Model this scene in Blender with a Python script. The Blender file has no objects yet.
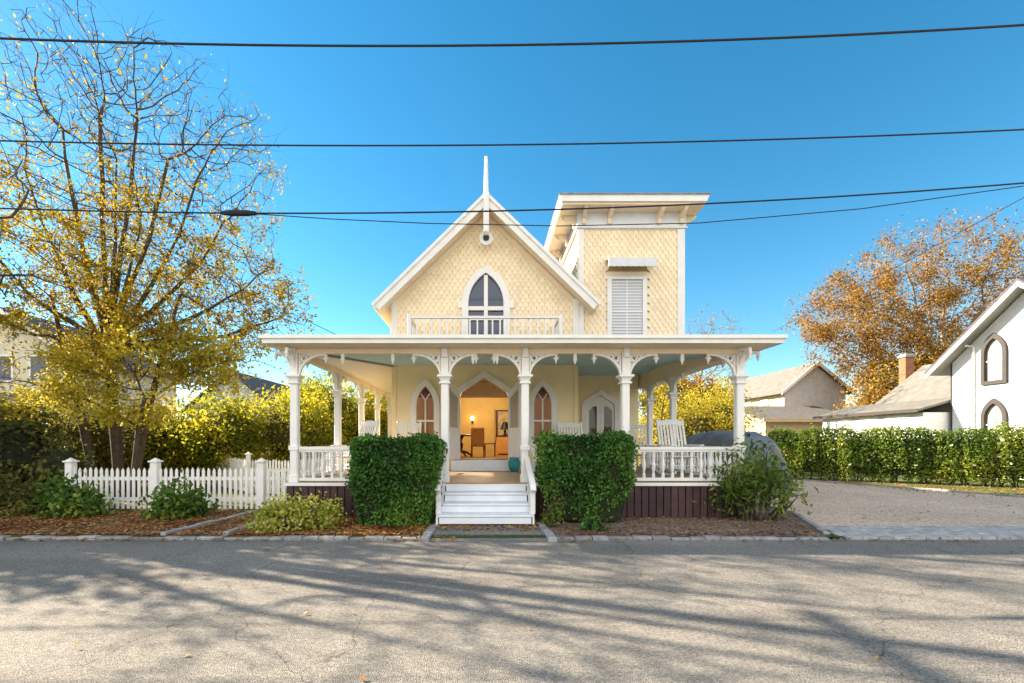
import bpy, math, random
import numpy as np
from mathutils import Vector, Matrix
from mathutils.geometry import tessellate_polygon

rng = np.random.default_rng(7)
random.seed(7)
S = bpy.context.scene
COL = S.collection
PI = math.pi
ORG = {}

# ------------------------------------------------------------------ materials
def nodes_of(m):
    m.use_nodes = True
    nt = m.node_tree
    return nt, nt.nodes, nt.links, nt.nodes['Principled BSDF']

def mat(name, col, rough=.6, var=.12, scale=3., bump=0., bscale=60., spec=.35, island=0., detail=6., col2=None, stretch=None):
    m = bpy.data.materials.new(name)
    nt, N, L, b = nodes_of(m)
    b.inputs['Roughness'].default_value = rough
    b.inputs['Specular IOR Level'].default_value = spec
    tc = N.new('ShaderNodeTexCoord')
    vec = tc.outputs['Object']
    if stretch:
        mp = N.new('ShaderNodeMapping'); mp.inputs['Scale'].default_value = stretch
        L.new(vec, mp.inputs['Vector']); vec = mp.outputs['Vector']
    nz = N.new('ShaderNodeTexNoise'); nz.inputs['Scale'].default_value = scale; nz.inputs['Detail'].default_value = detail
    L.new(vec, nz.inputs['Vector'])
    rp = N.new('ShaderNodeValToRGB')
    c = Vector(col)
    if col2 is None:
        a_, b_ = c * (1 - var), c * (1 + var)
    else:
        a_, b_ = c, Vector(col2)
    rp.color_ramp.elements[0].position = .3; rp.color_ramp.elements[1].position = .7
    rp.color_ramp.elements[0].color = (*a_, 1); rp.color_ramp.elements[1].color = (*b_, 1)
    L.new(nz.outputs['Fac'], rp.inputs['Fac'])
    out = rp.outputs['Color']
    if island:
        g = N.new('ShaderNodeNewGeometry')
        hs = N.new('ShaderNodeHueSaturation')
        mr = N.new('ShaderNodeMapRange'); mr.inputs['To Min'].default_value = 1 - island; mr.inputs['To Max'].default_value = 1 + island
        L.new(g.outputs['Random Per Island'], mr.inputs['Value'])
        L.new(mr.outputs['Result'], hs.inputs['Value']); L.new(out, hs.inputs['Color']); out = hs.outputs['Color']
    L.new(out, b.inputs['Base Color'])
    if bump:
        n2 = N.new('ShaderNodeTexNoise'); n2.inputs['Scale'].default_value = bscale; n2.inputs['Detail'].default_value = 4
        L.new(vec, n2.inputs['Vector'])
        bp = N.new('ShaderNodeBump'); bp.inputs['Strength'].default_value = bump; bp.inputs['Distance'].default_value = .02
        L.new(n2.outputs['Fac'], bp.inputs['Height']); L.new(bp.outputs['Normal'], b.inputs['Normal'])
    return m

def leaf_mat(name, cols, trans=.4, rough=.6):
    """leaves: colour picked per leaf from a ramp, part of the light passes through"""
    m = bpy.data.materials.new(name)
    nt, N, L, b = nodes_of(m)
    g = N.new('ShaderNodeNewGeometry')
    rp = N.new('ShaderNodeValToRGB'); rp.color_ramp.interpolation = 'LINEAR'
    el = rp.color_ramp.elements
    n = len(cols)
    el[0].position = 0; el[0].color = (*cols[0], 1); el[1].position = 1; el[1].color = (*cols[-1], 1)
    for i in range(1, n - 1):
        e = el.new(i / (n - 1)); e.color = (*cols[i], 1)
    tc = N.new('ShaderNodeTexCoord'); nz = N.new('ShaderNodeTexNoise'); nz.inputs['Scale'].default_value = .9
    L.new(tc.outputs['Object'], nz.inputs['Vector'])
    mx = N.new('ShaderNodeMath'); mx.operation = 'MULTIPLY_ADD'; mx.inputs[1].default_value = .55
    sh = N.new('ShaderNodeMath'); sh.operation = 'MULTIPLY_ADD'; sh.inputs[1].default_value = 2.2; sh.inputs[2].default_value = -.88
    L.new(nz.outputs['Fac'], sh.inputs[0])
    L.new(g.outputs['Random Per Island'], mx.inputs[0]); L.new(sh.outputs[0], mx.inputs[2])
    L.new(mx.outputs[0], rp.inputs['Fac'])
    L.new(rp.outputs['Color'], b.inputs['Base Color'])
    b.inputs['Roughness'].default_value = rough; b.inputs['Specular IOR Level'].default_value = .25
    tr = N.new('ShaderNodeBsdfTranslucent'); L.new(rp.outputs['Color'], tr.inputs['Color'])
    ms = N.new('ShaderNodeMixShader'); ms.inputs[0].default_value = trans
    L.new(b.outputs[0], ms.inputs[1]); L.new(tr.outputs[0], ms.inputs[2])
    L.new(ms.outputs[0], N['Material Output'].inputs['Surface'])
    return m

def lap_mat(name, col, pitch=.11, axis='Z', var=.05, depth=.02, strength=.6):
    """painted lap boards: a saw-tooth bump across the boards"""
    m = mat(name, col, .55, var, 2.5)
    nt, N, L, b = nodes_of(m)
    tc = N.new('ShaderNodeTexCoord'); sp = N.new('ShaderNodeSeparateXYZ'); L.new(tc.outputs['Object'], sp.inputs[0])
    dv = N.new('ShaderNodeMath'); dv.operation = 'DIVIDE'; dv.inputs[1].default_value = pitch
    L.new(sp.outputs[axis], dv.inputs[0])
    fr = N.new('ShaderNodeMath'); fr.operation = 'FRACT'; L.new(dv.outputs[0], fr.inputs[0])
    iv = N.new('ShaderNodeMath'); iv.operation = 'SUBTRACT'; iv.inputs[0].default_value = 1; L.new(fr.outputs[0], iv.inputs[1])
    bp = N.new('ShaderNodeBump'); bp.inputs['Strength'].default_value = strength; bp.inputs['Distance'].default_value = depth
    L.new(iv.outputs[0], bp.inputs['Height']); L.new(bp.outputs['Normal'], b.inputs['Normal'])
    return m

def glass_mat(name, tint=(.6, .65, .7), refl=.5, through=.6, body=(.03, .05, .08)):
    m = bpy.data.materials.new(name)
    nt, N, L, b = nodes_of(m)
    b.inputs['Base Color'].default_value = (*body, 1); b.inputs['Roughness'].default_value = .06
    b.inputs['Specular IOR Level'].default_value = refl
    t = N.new('ShaderNodeBsdfTransparent'); t.inputs['Color'].default_value = (*tint, 1)
    ms = N.new('ShaderNodeMixShader'); ms.inputs[0].default_value = through
    L.new(b.outputs[0], ms.inputs[1]); L.new(t.outputs[0], ms.inputs[2])
    L.new(ms.outputs[0], N['Material Output'].inputs['Surface'])
    return m

def speckle_mat(name, c1, c2, c3, scale=90., rough=.9, bump=.5, big=.35, crack=False, stain=.25):
    """asphalt / gravel / litter: fine cells plus broad patches"""
    m = bpy.data.materials.new(name)
    nt, N, L, b = nodes_of(m)
    b.inputs['Roughness'].default_value = rough; b.inputs['Specular IOR Level'].default_value = .2
    tc = N.new('ShaderNodeTexCoord')
    vo = N.new('ShaderNodeTexVoronoi'); vo.inputs['Scale'].default_value = scale
    L.new(tc.outputs['Object'], vo.inputs['Vector'])
    sp = N.new('ShaderNodeSeparateColor'); L.new(vo.outputs['Color'], sp.inputs[0])
    rp = N.new('ShaderNodeValToRGB'); e = rp.color_ramp.elements
    e[0].color = (*c1, 1); e[1].color = (*c3, 1); k = e.new(.5); k.color = (*c2, 1)
    L.new(sp.outputs[0], rp.inputs['Fac'])
    nz = N.new('ShaderNodeTexNoise'); nz.inputs['Scale'].default_value = big; nz.inputs['Detail'].default_value = 8; nz.inputs['Roughness'].default_value = .62
    L.new(tc.outputs['Object'], nz.inputs['Vector'])
    mr = N.new('ShaderNodeMapRange'); mr.inputs['From Min'].default_value = .3; mr.inputs['From Max'].default_value = .7
    mr.inputs['To Min'].default_value = 1 - stain; mr.inputs['To Max'].default_value = 1 + stain
    L.new(nz.outputs['Fac'], mr.inputs['Value'])
    hs = N.new('ShaderNodeHueSaturation'); L.new(rp.outputs['Color'], hs.inputs['Color']); L.new(mr.outputs['Result'], hs.inputs['Value'])
    out = hs.outputs['Color']
    if crack:
        smp = N.new('ShaderNodeMapping'); smp.inputs['Scale'].default_value = (.10,1.1,1); L.new(tc.outputs['Object'], smp.inputs['Vector'])
        sn = N.new('ShaderNodeTexNoise'); sn.inputs['Scale'].default_value = 1.; sn.inputs['Detail'].default_value = 5; L.new(smp.outputs['Vector'], sn.inputs['Vector'])
        sr = N.new('ShaderNodeMapRange'); sr.inputs['From Min'].default_value = .3; sr.inputs['From Max'].default_value = .7; sr.inputs['To Min'].default_value = .84; sr.inputs['To Max'].default_value = 1.16
        L.new(sn.outputs['Fac'], sr.inputs['Value']); h0 = N.new('ShaderNodeHueSaturation'); L.new(out, h0.inputs['Color']); L.new(sr.outputs['Result'], h0.inputs['Value']); out = h0.outputs['Color']
        wn = N.new('ShaderNodeTexNoise'); wn.inputs['Scale'].default_value = 1.3; wn.inputs['Detail'].default_value = 5
        L.new(tc.outputs['Object'], wn.inputs['Vector'])
        ad = N.new('ShaderNodeMixRGB'); ad.blend_type = 'ADD'; ad.inputs[0].default_value = .9
        L.new(tc.outputs['Object'], ad.inputs[1]); L.new(wn.outputs['Color'], ad.inputs[2])
        v2 = N.new('ShaderNodeTexVoronoi'); v2.feature = 'DISTANCE_TO_EDGE'; v2.inputs['Scale'].default_value = .33
        L.new(ad.outputs[0], v2.inputs['Vector'])
        r2 = N.new('ShaderNodeMapRange'); r2.inputs['From Min'].default_value = .0005; r2.inputs['From Max'].default_value = .003
        r2.inputs['To Min'].default_value = .5; r2.inputs['To Max'].default_value = 1
        L.new(v2.outputs['Distance'], r2.inputs['Value'])
        h2 = N.new('ShaderNodeHueSaturation'); L.new(out, h2.inputs['Color']); L.new(r2.outputs['Result'], h2.inputs['Value']); out = h2.outputs['Color']
    L.new(out, b.inputs['Base Color'])
    bp = N.new('ShaderNodeBump'); bp.inputs['Strength'].default_value = bump; bp.inputs['Distance'].default_value = .012
    L.new(vo.outputs['Distance'], bp.inputs['Height']); L.new(bp.outputs['Normal'], b.inputs['Normal'])
    return m

M = {}
M['trim'] = mat('white_trim_paint', (.84, .825, .79), .5, .05, 4)
M['trim_cool'] = mat('white_paint_shade_blue', (.74, .78, .83), .5, .06, 5)  # white paint with the bluish tone of shade put into its colour
M['soffit'] = mat('soffit_warm_bounce_cream', (.86, .72, .53), .6, .05, 3)  # white soffits; the warm bounced light is put into this cream
M['grey_soffit'] = mat('soffit_shade_grey', (.30,.29,.28), .6, .05, 3)  # shade under the white house's eaves put into this grey
M['shingle'] = mat('cream_scalloped_shingles', (.925, .775, .535), .7, .06, .8, island=.06)
M['shingle_back'] = mat('shingle_gap_wood', (.40, .27, .13), .8, .1, 6)
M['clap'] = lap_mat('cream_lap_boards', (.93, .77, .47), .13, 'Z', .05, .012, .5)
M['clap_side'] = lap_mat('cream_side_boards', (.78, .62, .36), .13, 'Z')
M['blue_ceiling'] = lap_mat('pale_blue_porch_ceiling', (.46, .70, .78), .10, 'Y', .04, .006, .4)
M['white_ceiling'] = lap_mat('white_side_porch_ceiling', (.80, .78, .70), .10, 'X', .04, .006, .4)
M['deck'] = mat('worn_deck_boards', (.22, .135, .08), .5, .35, 3, .15, 30, col2=(.40, .26, .15), stretch=(.4, 9, 1))
M['skirt'] = mat('maroon_skirt_boards', (.058, .028, .030), .55, .25, 5, .1, 30, island=.25)
M['shingle_roof'] = mat('grey_asphalt_shingles', (.13, .12, .115), .9, .25, 5, .3, 40)
M['roof_pale'] = mat('weathered_pale_shingles', (.155, .145, .13), .9, .2, 3, .3, 30)
M['roof_dark'] = mat('dark_roof_shingles', (.10, .09, .10), .9, .2, 3, .3, 30)
M['white_wall'] = lap_mat('white_neighbour_boards', (.70, .69, .68), .2, 'Z', .05, .03, .8)
M['cream_wall'] = lap_mat('cream_neighbour_boards', (.66,.58,.44), .2, 'Z', .06, .015, .4)
M['grey_wall'] = lap_mat('shade_grey_shingle_wall', (.56, .56, .58), .16, 'Z', .12, .015, .6)  # shade on the barn's front gable put into this grey
M['tan_wall'] = lap_mat('barn_sunlit_tan_boards', (.55, .40, .24), .2, 'Z', .1, .015, .6)  # sun's warmth on the barn's long side put into this tan
M['grey_frame'] = mat('grey_window_frame', (.05, .042, .038), .6, .1, 8)
M['brick'] = mat('red_chimney_brick', (.30, .13, .07), .85, .3, 12, .4, 40)
M['glass_dark'] = glass_mat('dark_blue_glass', (.3, .4, .5), .9, .12, (.016, .04, .10))
M['glass_clear'] = glass_mat('clear_pane', (.75, .6, .42), .4, .4, (.085, .05, .02))
M['glass_pale'] = glass_mat('pale_pane', (.5, .5, .5), .8, .2, (.50, .48, .43))
M['glass_side'] = glass_mat('side_door_pane', (.6, .5, .38), .8, .35, (.10, .075, .045))
M['red_glass'] = mat('dark_red_stained_glass', (.13, .012, .012), .15, .2, 6)
M['blind'] = mat('white_blind_slats', (.66, .68, .70), .5, .03)
M['blind_back'] = mat('blind_shadow_grey', (.16, .18, .20), .6, .05)
M['curtain'] = mat('pale_curtain', (.55, .50, .42), .9, .15, 9, stretch=(6, 6, .4))
M['awning'] = mat('pale_metal_awning', (.66, .68, .70), .35, .06, 5)
M['room_wall'] = mat('warm_yellow_room_paint', (.62, .41, .13), .8, .08, 2)
M['room_floor'] = mat('oak_room_floor', (.34, .18, .07), .4, .2, 4, stretch=(6, .6, 1))
M['room_ceiling'] = mat('room_ceiling_paint', (.70, .58, .38), .8, .04, 2)
M['dark_wood'] = mat('dark_red_wood', (.09, .025, .015), .35, .25, 6)
M['uphol'] = mat('tan_upholstery', (.62, .30, .08), .8, .12, 8)
M['black'] = mat('black_paint', (.012, .012, .014), .5, .1, 5)
M['picture'] = mat('pale_print', (.5, .36, .18), .6, .35, 5)
M['teal'] = mat('teal_glaze', (.03, .22, .25), .25, .15, 6)
M['cover'] = mat('grey_blue_car_cover', (.135, .15, .175), .55, .14, 2, 1., 4.5)
M['fence'] = mat('white_fence_paint', (.80, .79, .76), .55, .07, 5)
M['bark_grey'] = mat('grey_brown_bark', (.085, .06, .042), .9, .35, 9, .6, 40)
M['bark_pale'] = mat('pale_beech_bark', (.25, .195, .155), .8, .25, 5, .3, 30)
M['wire'] = mat('black_cable', (.015, .015, .02), .5, .1, 4)
M['pole'] = mat('utility_pole_wood', (.16, .11, .07), .9, .25, 5)
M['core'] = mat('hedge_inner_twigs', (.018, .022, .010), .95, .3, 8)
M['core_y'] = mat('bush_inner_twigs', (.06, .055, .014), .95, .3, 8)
M['road'] = speckle_mat('worn_tan_asphalt', (.14, .127, .112), (.22, .201, .177), (.31, .283, .248), 85, .92, .6, .45, True, .16)
M['gravel'] = speckle_mat('tan_gravel', (.40, .285, .20), (.60, .445, .33), (.74, .58, .45), 34, .95, .9, .5, False, .12)
M['mulch'] = speckle_mat('brown_mulch', (.08, .05, .038), (.19, .125, .09), (.34, .24, .18), 26, .95, 1., .8, False, .3)
M['litter'] = speckle_mat('leaf_litter_soil', (.06, .032, .018), (.16, .08, .035), (.30, .16, .07), 22, .95, 1., 1., False, .35)
M['walk'] = speckle_mat('grey_walk_asphalt', (.14, .14, .13), (.22, .215, .20), (.30, .29, .27), 60, .9, .5, .8, False, .2)
M['grass'] = speckle_mat('autumn_lawn', (.035, .06, .014), (.075, .10, .02), (.15, .15, .035), 30, .95, 1., .5, False, .35)
M['earth'] = speckle_mat('far_ground', (.05, .06, .02), (.09, .09, .03), (.13, .11, .05), 2, .95, .3, .05, False, .3)
M['granite'] = mat('granite_setts', (.30, .29, .29), .85, .25, 8, .4, 50, island=.22)
M['paver'] = mat('grey_pavers', (.40, .38, .37), .85, .2, 8, .4, 50, island=.15)
for n_ in M['cover'].node_tree.nodes:
    if n_.type == 'BUMP': n_.inputs['Distance'].default_value = .045
# leaves
M['lf_yellow'] = leaf_mat('golden_leaves', [(.15, .095, .012), (.36, .23, .016), (.54, .36, .02), (.50, .39, .028), (.26, .27, .035)], .42)
M['lf_rust'] = leaf_mat('rust_leaves', [(.13, .07, .02), (.29, .15, .03), (.40, .22, .04), (.30, .22, .06)], .4)
M['lf_copper'] = leaf_mat('copper_leaves', [(.14, .07, .012), (.32, .17, .02), (.46, .26, .03), (.36, .26, .04)], .4)
M['lf_lime'] = leaf_mat('yellow_green_leaves', [(.09, .13, .014), (.26, .28, .02), (.48, .43, .03), (.66, .54, .04)], .6)
M['lf_lemon'] = leaf_mat('lemon_leaves', [(.30, .25, .03), (.52, .43, .04), (.68, .56, .07)], .5)
M['lf_box'] = leaf_mat('boxwood_leaves', [(.026, .080, .014), (.056, .155, .026), (.11, .24, .038), (.25, .35, .06)], .32, .36)
M['lf_privet'] = leaf_mat('privet_leaves', [(.05, .09, .014), (.11, .18, .022), (.20, .29, .03), (.36, .36, .05)], .45)
M['lf_green'] = leaf_mat('broad_green_leaves', [(.035, .08, .014), (.08, .16, .026), (.16, .26, .04), (.30, .34, .06)], .42)
M['lf_loose'] = leaf_mat('yellowing_green_leaves', [(.05,.10,.016),(.12,.20,.03),(.24,.32,.05),(.46,.42,.07)], .45)
M['lf_dark'] = leaf_mat('dull_dark_leaves', [(.035, .045, .012), (.075, .085, .020), (.14, .14, .03), (.24, .22, .05)], .38)
M['lf_olive'] = leaf_mat('olive_brown_leaves', [(.07,.07,.016),(.17,.15,.026),(.28,.23,.035),(.38,.31,.05)], .5)
M['lf_pale'] = leaf_mat('variegated_leaves', [(.14, .20, .03), (.34, .38, .05), (.58, .54, .10), (.68, .62, .22)], .4)
M['lf_white'] = leaf_mat('cream_blossom', [(.6, .6, .5), (.75, .74, .66)], .3)
M['lf_fallen'] = leaf_mat('fallen_leaves', [(.12, .045, .02), (.28, .11, .035), (.42, .19, .05), (.52, .30, .10), (.34, .22, .12)], .15)

# ------------------------------------------------------------------ mesh builder
class MB:
    def __init__(s): s.v = []; s.f = []
    def add(s, vs, fs):
        o = len(s.v); s.v += [tuple(p) for p in vs]; s.f += [tuple(i + o for i in f) for f in fs]; return s
    def box(s, x0, x1, y0, y1, z0, z1):
        return s.add([(x0,y0,z0),(x1,y0,z0),(x1,y1,z0),(x0,y1,z0),(x0,y0,z1),(x1,y0,z1),(x1,y1,z1),(x0,y1,z1)],
                     [(0,3,2,1),(4,5,6,7),(0,1,5,4),(1,2,6,5),(2,3,7,6),(3,0,4,7)])
    def cbox(s, x0, x1, y0, y1, z0, z1, c=.01):
        """box with bevelled vertical and top edges"""
        r = [(x0+c,y0),(x1-c,y0),(x1,y0+c),(x1,y1-c),(x1-c,y1),(x0+c,y1),(x0,y1-c),(x0,y0+c)]
        ri = [(x0+2*c,y0+c),(x1-2*c,y0+c),(x1-c,y0+2*c),(x1-c,y1-2*c),(x1-2*c,y1-c),(x0+2*c,y1-c),(x0+c,y1-2*c),(x0+c,y0+2*c)]
        vs = [(x,y,z0) for x,y in r] + [(x,y,z1-c) for x,y in r] + [(x,y,z1) for x,y in ri]
        fs = [tuple(range(7,-1,-1)), tuple(range(16,24))]
        for k in (0, 8):
            for i in range(8):
                j = (i+1) % 8; fs.append((k+i, k+j, k+8+j, k+8+i))
        return s.add(vs, fs)
    def quad(s, a, b, c, d): return s.add([a,b,c,d], [(0,1,2,3)])
    def prism(s, poly, d, axis='y', a0=0.):
        """2-D polygon (x,z) or (y,z) or (x,y) pushed from a0 to a0+d"""
        n = len(poly)
        def p(u, v, t): return (u,t,v) if axis=='y' else ((t,u,v) if axis=='x' else (u,v,t))
        vs = [p(u,v,a0) for u,v in poly] + [p(u,v,a0+d) for u,v in poly]
        fs = [tuple(range(n)), tuple(range(2*n-1, n-1, -1))] + [(i, i+n, (i+1)%n+n, (i+1)%n) for i in range(n)]
        return s.add(vs, fs)
    def sweep(s, pts, w, t, nrm, closed=False):
        """flat bar along pts: w in the plane, t along nrm"""
        pts = [Vector(p) for p in pts]; nrm = Vector(nrm).normalized(); n = len(pts); vs = []
        for i, p in enumerate(pts):
            a = pts[(i-1) % n] if (closed or i) else p
            b = pts[(i+1) % n] if (closed or i < n-1) else p
            tg = (b-a).normalized(); sd = nrm.cross(tg).normalized()
            k = 1.
            if (closed or 0 < i < n-1):
                d1 = (p-a).normalized(); k = 1/max(.5, abs(d1.dot(tg)))
            for u, q in ((-1,-1),(1,-1),(1,1),(-1,1)):
                vs.append(p + sd*(u*w/2*k) + nrm*(q*t/2))
        fs = []
        m = n if closed else n-1
        for i in range(m):
            a = 4*i; b = 4*((i+1) % n)
            for k in range(4): fs.append((a+k, a+(k+1)%4, b+(k+1)%4, b+k))
        if not closed: fs += [(3,2,1,0), tuple(4*(n-1)+k for k in range(4))]
        return s.add(vs, fs)
    def bar(s, p, q, w, t, nrm=(0,1,0)): return s.sweep([p,q], w, t, nrm)
    def tube(s, pts, rad, seg=8, cap=True):
        pts = [Vector(p) for p in pts]; n = len(pts)
        if not hasattr(rad, '__len__'): rad = [rad]*n
        up = Vector((0,0,1)); vs = []; fs = []
        prev = None
        for i, p in enumerate(pts):
            tg = (pts[min(i+1,n-1)] - pts[max(i-1,0)])
            if tg.length < 1e-9: tg = Vector((0,0,1))
            tg.normalize()
            if prev is None:
                ref = up if abs(tg.z) < .9 else Vector((1,0,0))
                u = tg.cross(ref).normalized()
            else:
                u = (prev - tg*prev.dot(tg)); u = u.normalized() if u.length > 1e-6 else tg.orthogonal().normalized()
            prev = u; w = tg.cross(u)
            for k in range(seg):
                a = 2*PI*k/seg; vs.append(p + (u*math.cos(a) + w*math.sin(a))*rad[i])
        for i in range(n-1):
            for k in range(seg):
                j = (k+1) % seg; fs.append((i*seg+k, i*seg+j, (i+1)*seg+j, (i+1)*seg+k))
        if cap: fs += [tuple(range(seg-1,-1,-1)), tuple((n-1)*seg+k for k in range(seg))]
        return s.add(vs, fs)
    def lathe(s, c, prof, seg=10):
        vs = []; fs = []; n = len(prof)
        for r, z in prof:
            for k in range(seg):
                a = 2*PI*k/seg + PI/seg; vs.append((c[0]+r*math.cos(a), c[1]+r*math.sin(a), c[2]+z))
        for i in range(n-1):
            for k in range(seg):
                j = (k+1)%seg; fs.append((i*seg+k, i*seg+j, (i+1)*seg+j, (i+1)*seg+k))
        fs += [tuple(range(seg-1,-1,-1)), tuple((n-1)*seg+k for k in range(seg))]
        return s.add(vs, fs)
    def sheet(s, outer, holes, f3):
        """flat polygon with holes; f3 maps (u,v) to xyz"""
        loops = [[Vector((u,v,0)) for u,v in outer]] + [[Vector((u,v,0)) for u,v in h] for h in holes]
        tris = tessellate_polygon(loops)
        flat = [p for l in loops for p in l]
        return s.add([f3(p.x,p.y) for p in flat], [tuple(t) for t in tris])
    def build(s, name, m, parent=None, smooth=False, local=False):
        me = bpy.data.meshes.new(name)
        off = Vector((0,0,0)) if (local or parent is None) else ORG.get(parent.name, Vector((0,0,0)))
        me.from_pydata([(p[0]-off.x, p[1]-off.y, p[2]-off.z) for p in s.v], [], s.f)
        me.materials.append(m)
        if smooth: me.polygons.foreach_set('use_smooth', [True]*len(me.polygons))
        me.update()
        o = bpy.data.objects.new(name, me); COL.objects.link(o)
        if parent is not None:
            o.parent = parent; ORG[o.name] = off
        return o

def np_mesh(name, v, q, m, parent=None):
    """big quad mesh from numpy arrays"""
    off = np.array(ORG.get(parent.name, Vector((0,0,0)))) if parent is not None else np.zeros(3)
    me = bpy.data.meshes.new(name)
    v = (np.asarray(v) - off).astype(np.float32); q = np.asarray(q, dtype=np.int32)
    k = q.shape[1]
    me.vertices.add(len(v)); me.vertices.foreach_set('co', v.ravel())
    me.loops.add(q.size); me.loops.foreach_set('vertex_index', q.ravel())
    me.polygons.add(len(q)); me.polygons.foreach_set('loop_start', np.arange(0, q.size, k, dtype=np.int32))
    me.polygons.foreach_set('loop_total', np.full(len(q), k, dtype=np.int32))
    me.materials.append(m); me.update(calc_edges=True); me.validate()
    o = bpy.data.objects.new(name, me); COL.objects.link(o)
    if parent is not None:
        o.parent = parent; ORG[o.name] = Vector(off.tolist())
    return o

def tag(o, label=None, cat=None, group=None, kind=None):
    if label: o['label'] = label
    if cat: o['category'] = cat
    if group: o['group'] = group
    if kind: o['kind'] = kind
    return o
def thing(name, loc, label, cat, group=None):
    o = bpy.data.objects.new(name, None); COL.objects.link(o)
    o.location = loc; o.empty_display_size = .2
    ORG[o.name] = Vector(loc)
    return tag(o, label, cat, group)
def copy_tree(o, parent=None):
    c = o.copy(); COL.objects.link(c)
    if parent is not None: c.parent = parent
    for ch in list(o.children): copy_tree(ch, c)
    return c
def inst(o, parent, loc, rz=0.):
    c = o.copy(); COL.objects.link(c); c.parent = parent; c.location = loc; c.rotation_euler = (0,0,rz); return c

# ------------------------------------------------------------------ leaves and trees
def rand_unit(n):
    v = rng.normal(size=(n,3)); return v/np.linalg.norm(v,axis=1,keepdims=True)
def leaf_arrays(P, size, nrm=None, nb=.5, aspect=.55, jit=.35):
    """one diamond leaf per point"""
    n = len(P)
    N = rand_unit(n)
    if nrm is not None:
        N = N*(1-nb) + nrm*nb; N /= np.linalg.norm(N,axis=1,keepdims=True)+1e-9
    U = np.cross(N, rand_unit(n)); U /= np.linalg.norm(U,axis=1,keepdims=True)+1e-9
    W = np.cross(N, U)
    s = (size*(1+jit*rng.uniform(-1,1,n)))[:,None]
    a = s*aspect*.5
    bend = N*s*.12
    v = np.stack([P - U*s*.5, P - W*a + bend, P + U*s*.5, P + W*a + bend], 1).reshape(-1,3)
    q = np.arange(4*n).reshape(-1,4)
    return v, q
def leaves(name, P, size, m, parent, nrm=None, nb=.5, aspect=.55):
    v, q = leaf_arrays(P, size, nrm, nb, aspect); return np_mesh(name, v, q, m, parent)

def in_ellipsoids(n, ells):
    """n points in a union of ellipsoids (c, r, weight)"""
    w = np.array([e[2] for e in ells], float); w /= w.sum()
    out = []
    for e, k in zip(ells, rng.multinomial(n, w)):
        u = rand_unit(k)*(rng.uniform(0,1,(k,1))**(1/2.6)); out.append(np.array(e[0]) + u*np.array(e[1]))
    return np.concatenate(out)

def colonize(chains, att, step=.35, di=2.5, dk=.55, iters=90, trop=(0,0,.12), jit=.12):
    pos = []; par = []
    for ch in chains:                      # polylines; a chain may start on an existing node: (index, pts)
        p0, pts = ch
        prev = p0
        for p in pts:
            pos.append(np.array(p,float)); par.append(prev); prev = len(pos)-1
    pos = list(pos)
    A = np.array(att); trop = np.array(trop)
    P = np.array(pos)
    D = np.linalg.norm(A[:,None]-P[None],axis=2); near = D.argmin(1); dist = D.min(1)
    for it in range(iters):
        act = np.where(dist < di)[0]
        if len(act) == 0: break
        new = []; newpar = []
        idx = near[act]
        vec = A[act]-P[idx]; vec /= np.linalg.norm(vec,axis=1,keepdims=True)+1e-9
        acc = np.zeros((len(P),3)); np.add.at(acc, idx, vec)
        for i in np.unique(idx):
            d = acc[i]; l = np.linalg.norm(d)
            if l < 1e-3: d = rng.normal(size=3); l = np.linalg.norm(d)
            d = d/l + trop + rng.normal(size=3)*jit; d /= np.linalg.norm(d)
            new.append(P[i]+d*step); newpar.append(i)
        new = np.array(new)
        dd = np.linalg.norm(new[:,None]-P[None],axis=2).min(1)
        ok = dd > step*.45
        bad = np.array(newpar)[~ok]
        if len(bad):
            kill = np.isin(near, bad) & (dist < di); A = A[~kill]; near = near[~kill]; dist = dist[~kill]
        new = new[ok]; newpar = [p for p, k in zip(newpar, ok) if k]
        if len(new) == 0:
            if len(A) == 0: break
            continue
        base = len(P); P = np.vstack([P,new]); par += newpar
        if len(A) == 0: break
        D = np.linalg.norm(A[:,None]-new[None],axis=2); m = D.min(1); j = D.argmin(1)+base
        b = m < dist; dist = np.where(b,m,dist); near = np.where(b,j,near)
        keep = dist > dk; A = A[keep]; near = near[keep]; dist = dist[keep]
        if len(A) == 0: break
    return P, par

def skeleton(P, par, tip=.007, pw=2.25):
    n = len(P); kids = [[] for _ in range(n)]
    for i, p in enumerate(par):
        if p >= 0: kids[p].append(i)
    R = np.zeros(n)
    for i in range(n-1,-1,-1):
        R[i] = tip if not kids[i] else max(tip, sum(R[k]**pw for k in kids[i])**(1/pw)*1.004)
    return kids, R

def branch_mesh(P, par, kids, R, split=.05, rmax=None):
    """two builders: thick (trunk and limbs) and thin (twigs)"""
    thick, thin = MB(), MB()
    done = set()
    starts = [i for i, p in enumerate(par) if p < 0]
    stack = [(i, -1) for i in starts]
    while stack:
        i, p = stack.pop()
        ch = ([p] if p >= 0 else []) + [i]
        j = i
        while kids[j]:
            ks = sorted(kids[j], key=lambda k: -R[k])
            for k in ks[1:]: stack.append((k, j))
            j = ks[0]; ch.append(j)
        rad = [R[k] for k in ch]
        if p >= 0: rad[0] = min(rad[0], rad[1]*1.25)
        if rmax: rad = [min(r, rmax) for r in rad]
        pts = [P[k] for k in ch]
        rb = max(rad)
        cut = next((q for q in range(len(ch)) if rad[q] < split), len(ch))
        if cut > 1: thick.tube(pts[:cut+1], rad[:cut+1], 8 if rb > .1 else 6)
        if cut < len(ch):
            a = max(0, cut)
            if len(pts[a:]) > 1: thin.tube(pts[a:], rad[a:], 4, cap=False)
    return thick, thin

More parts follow.
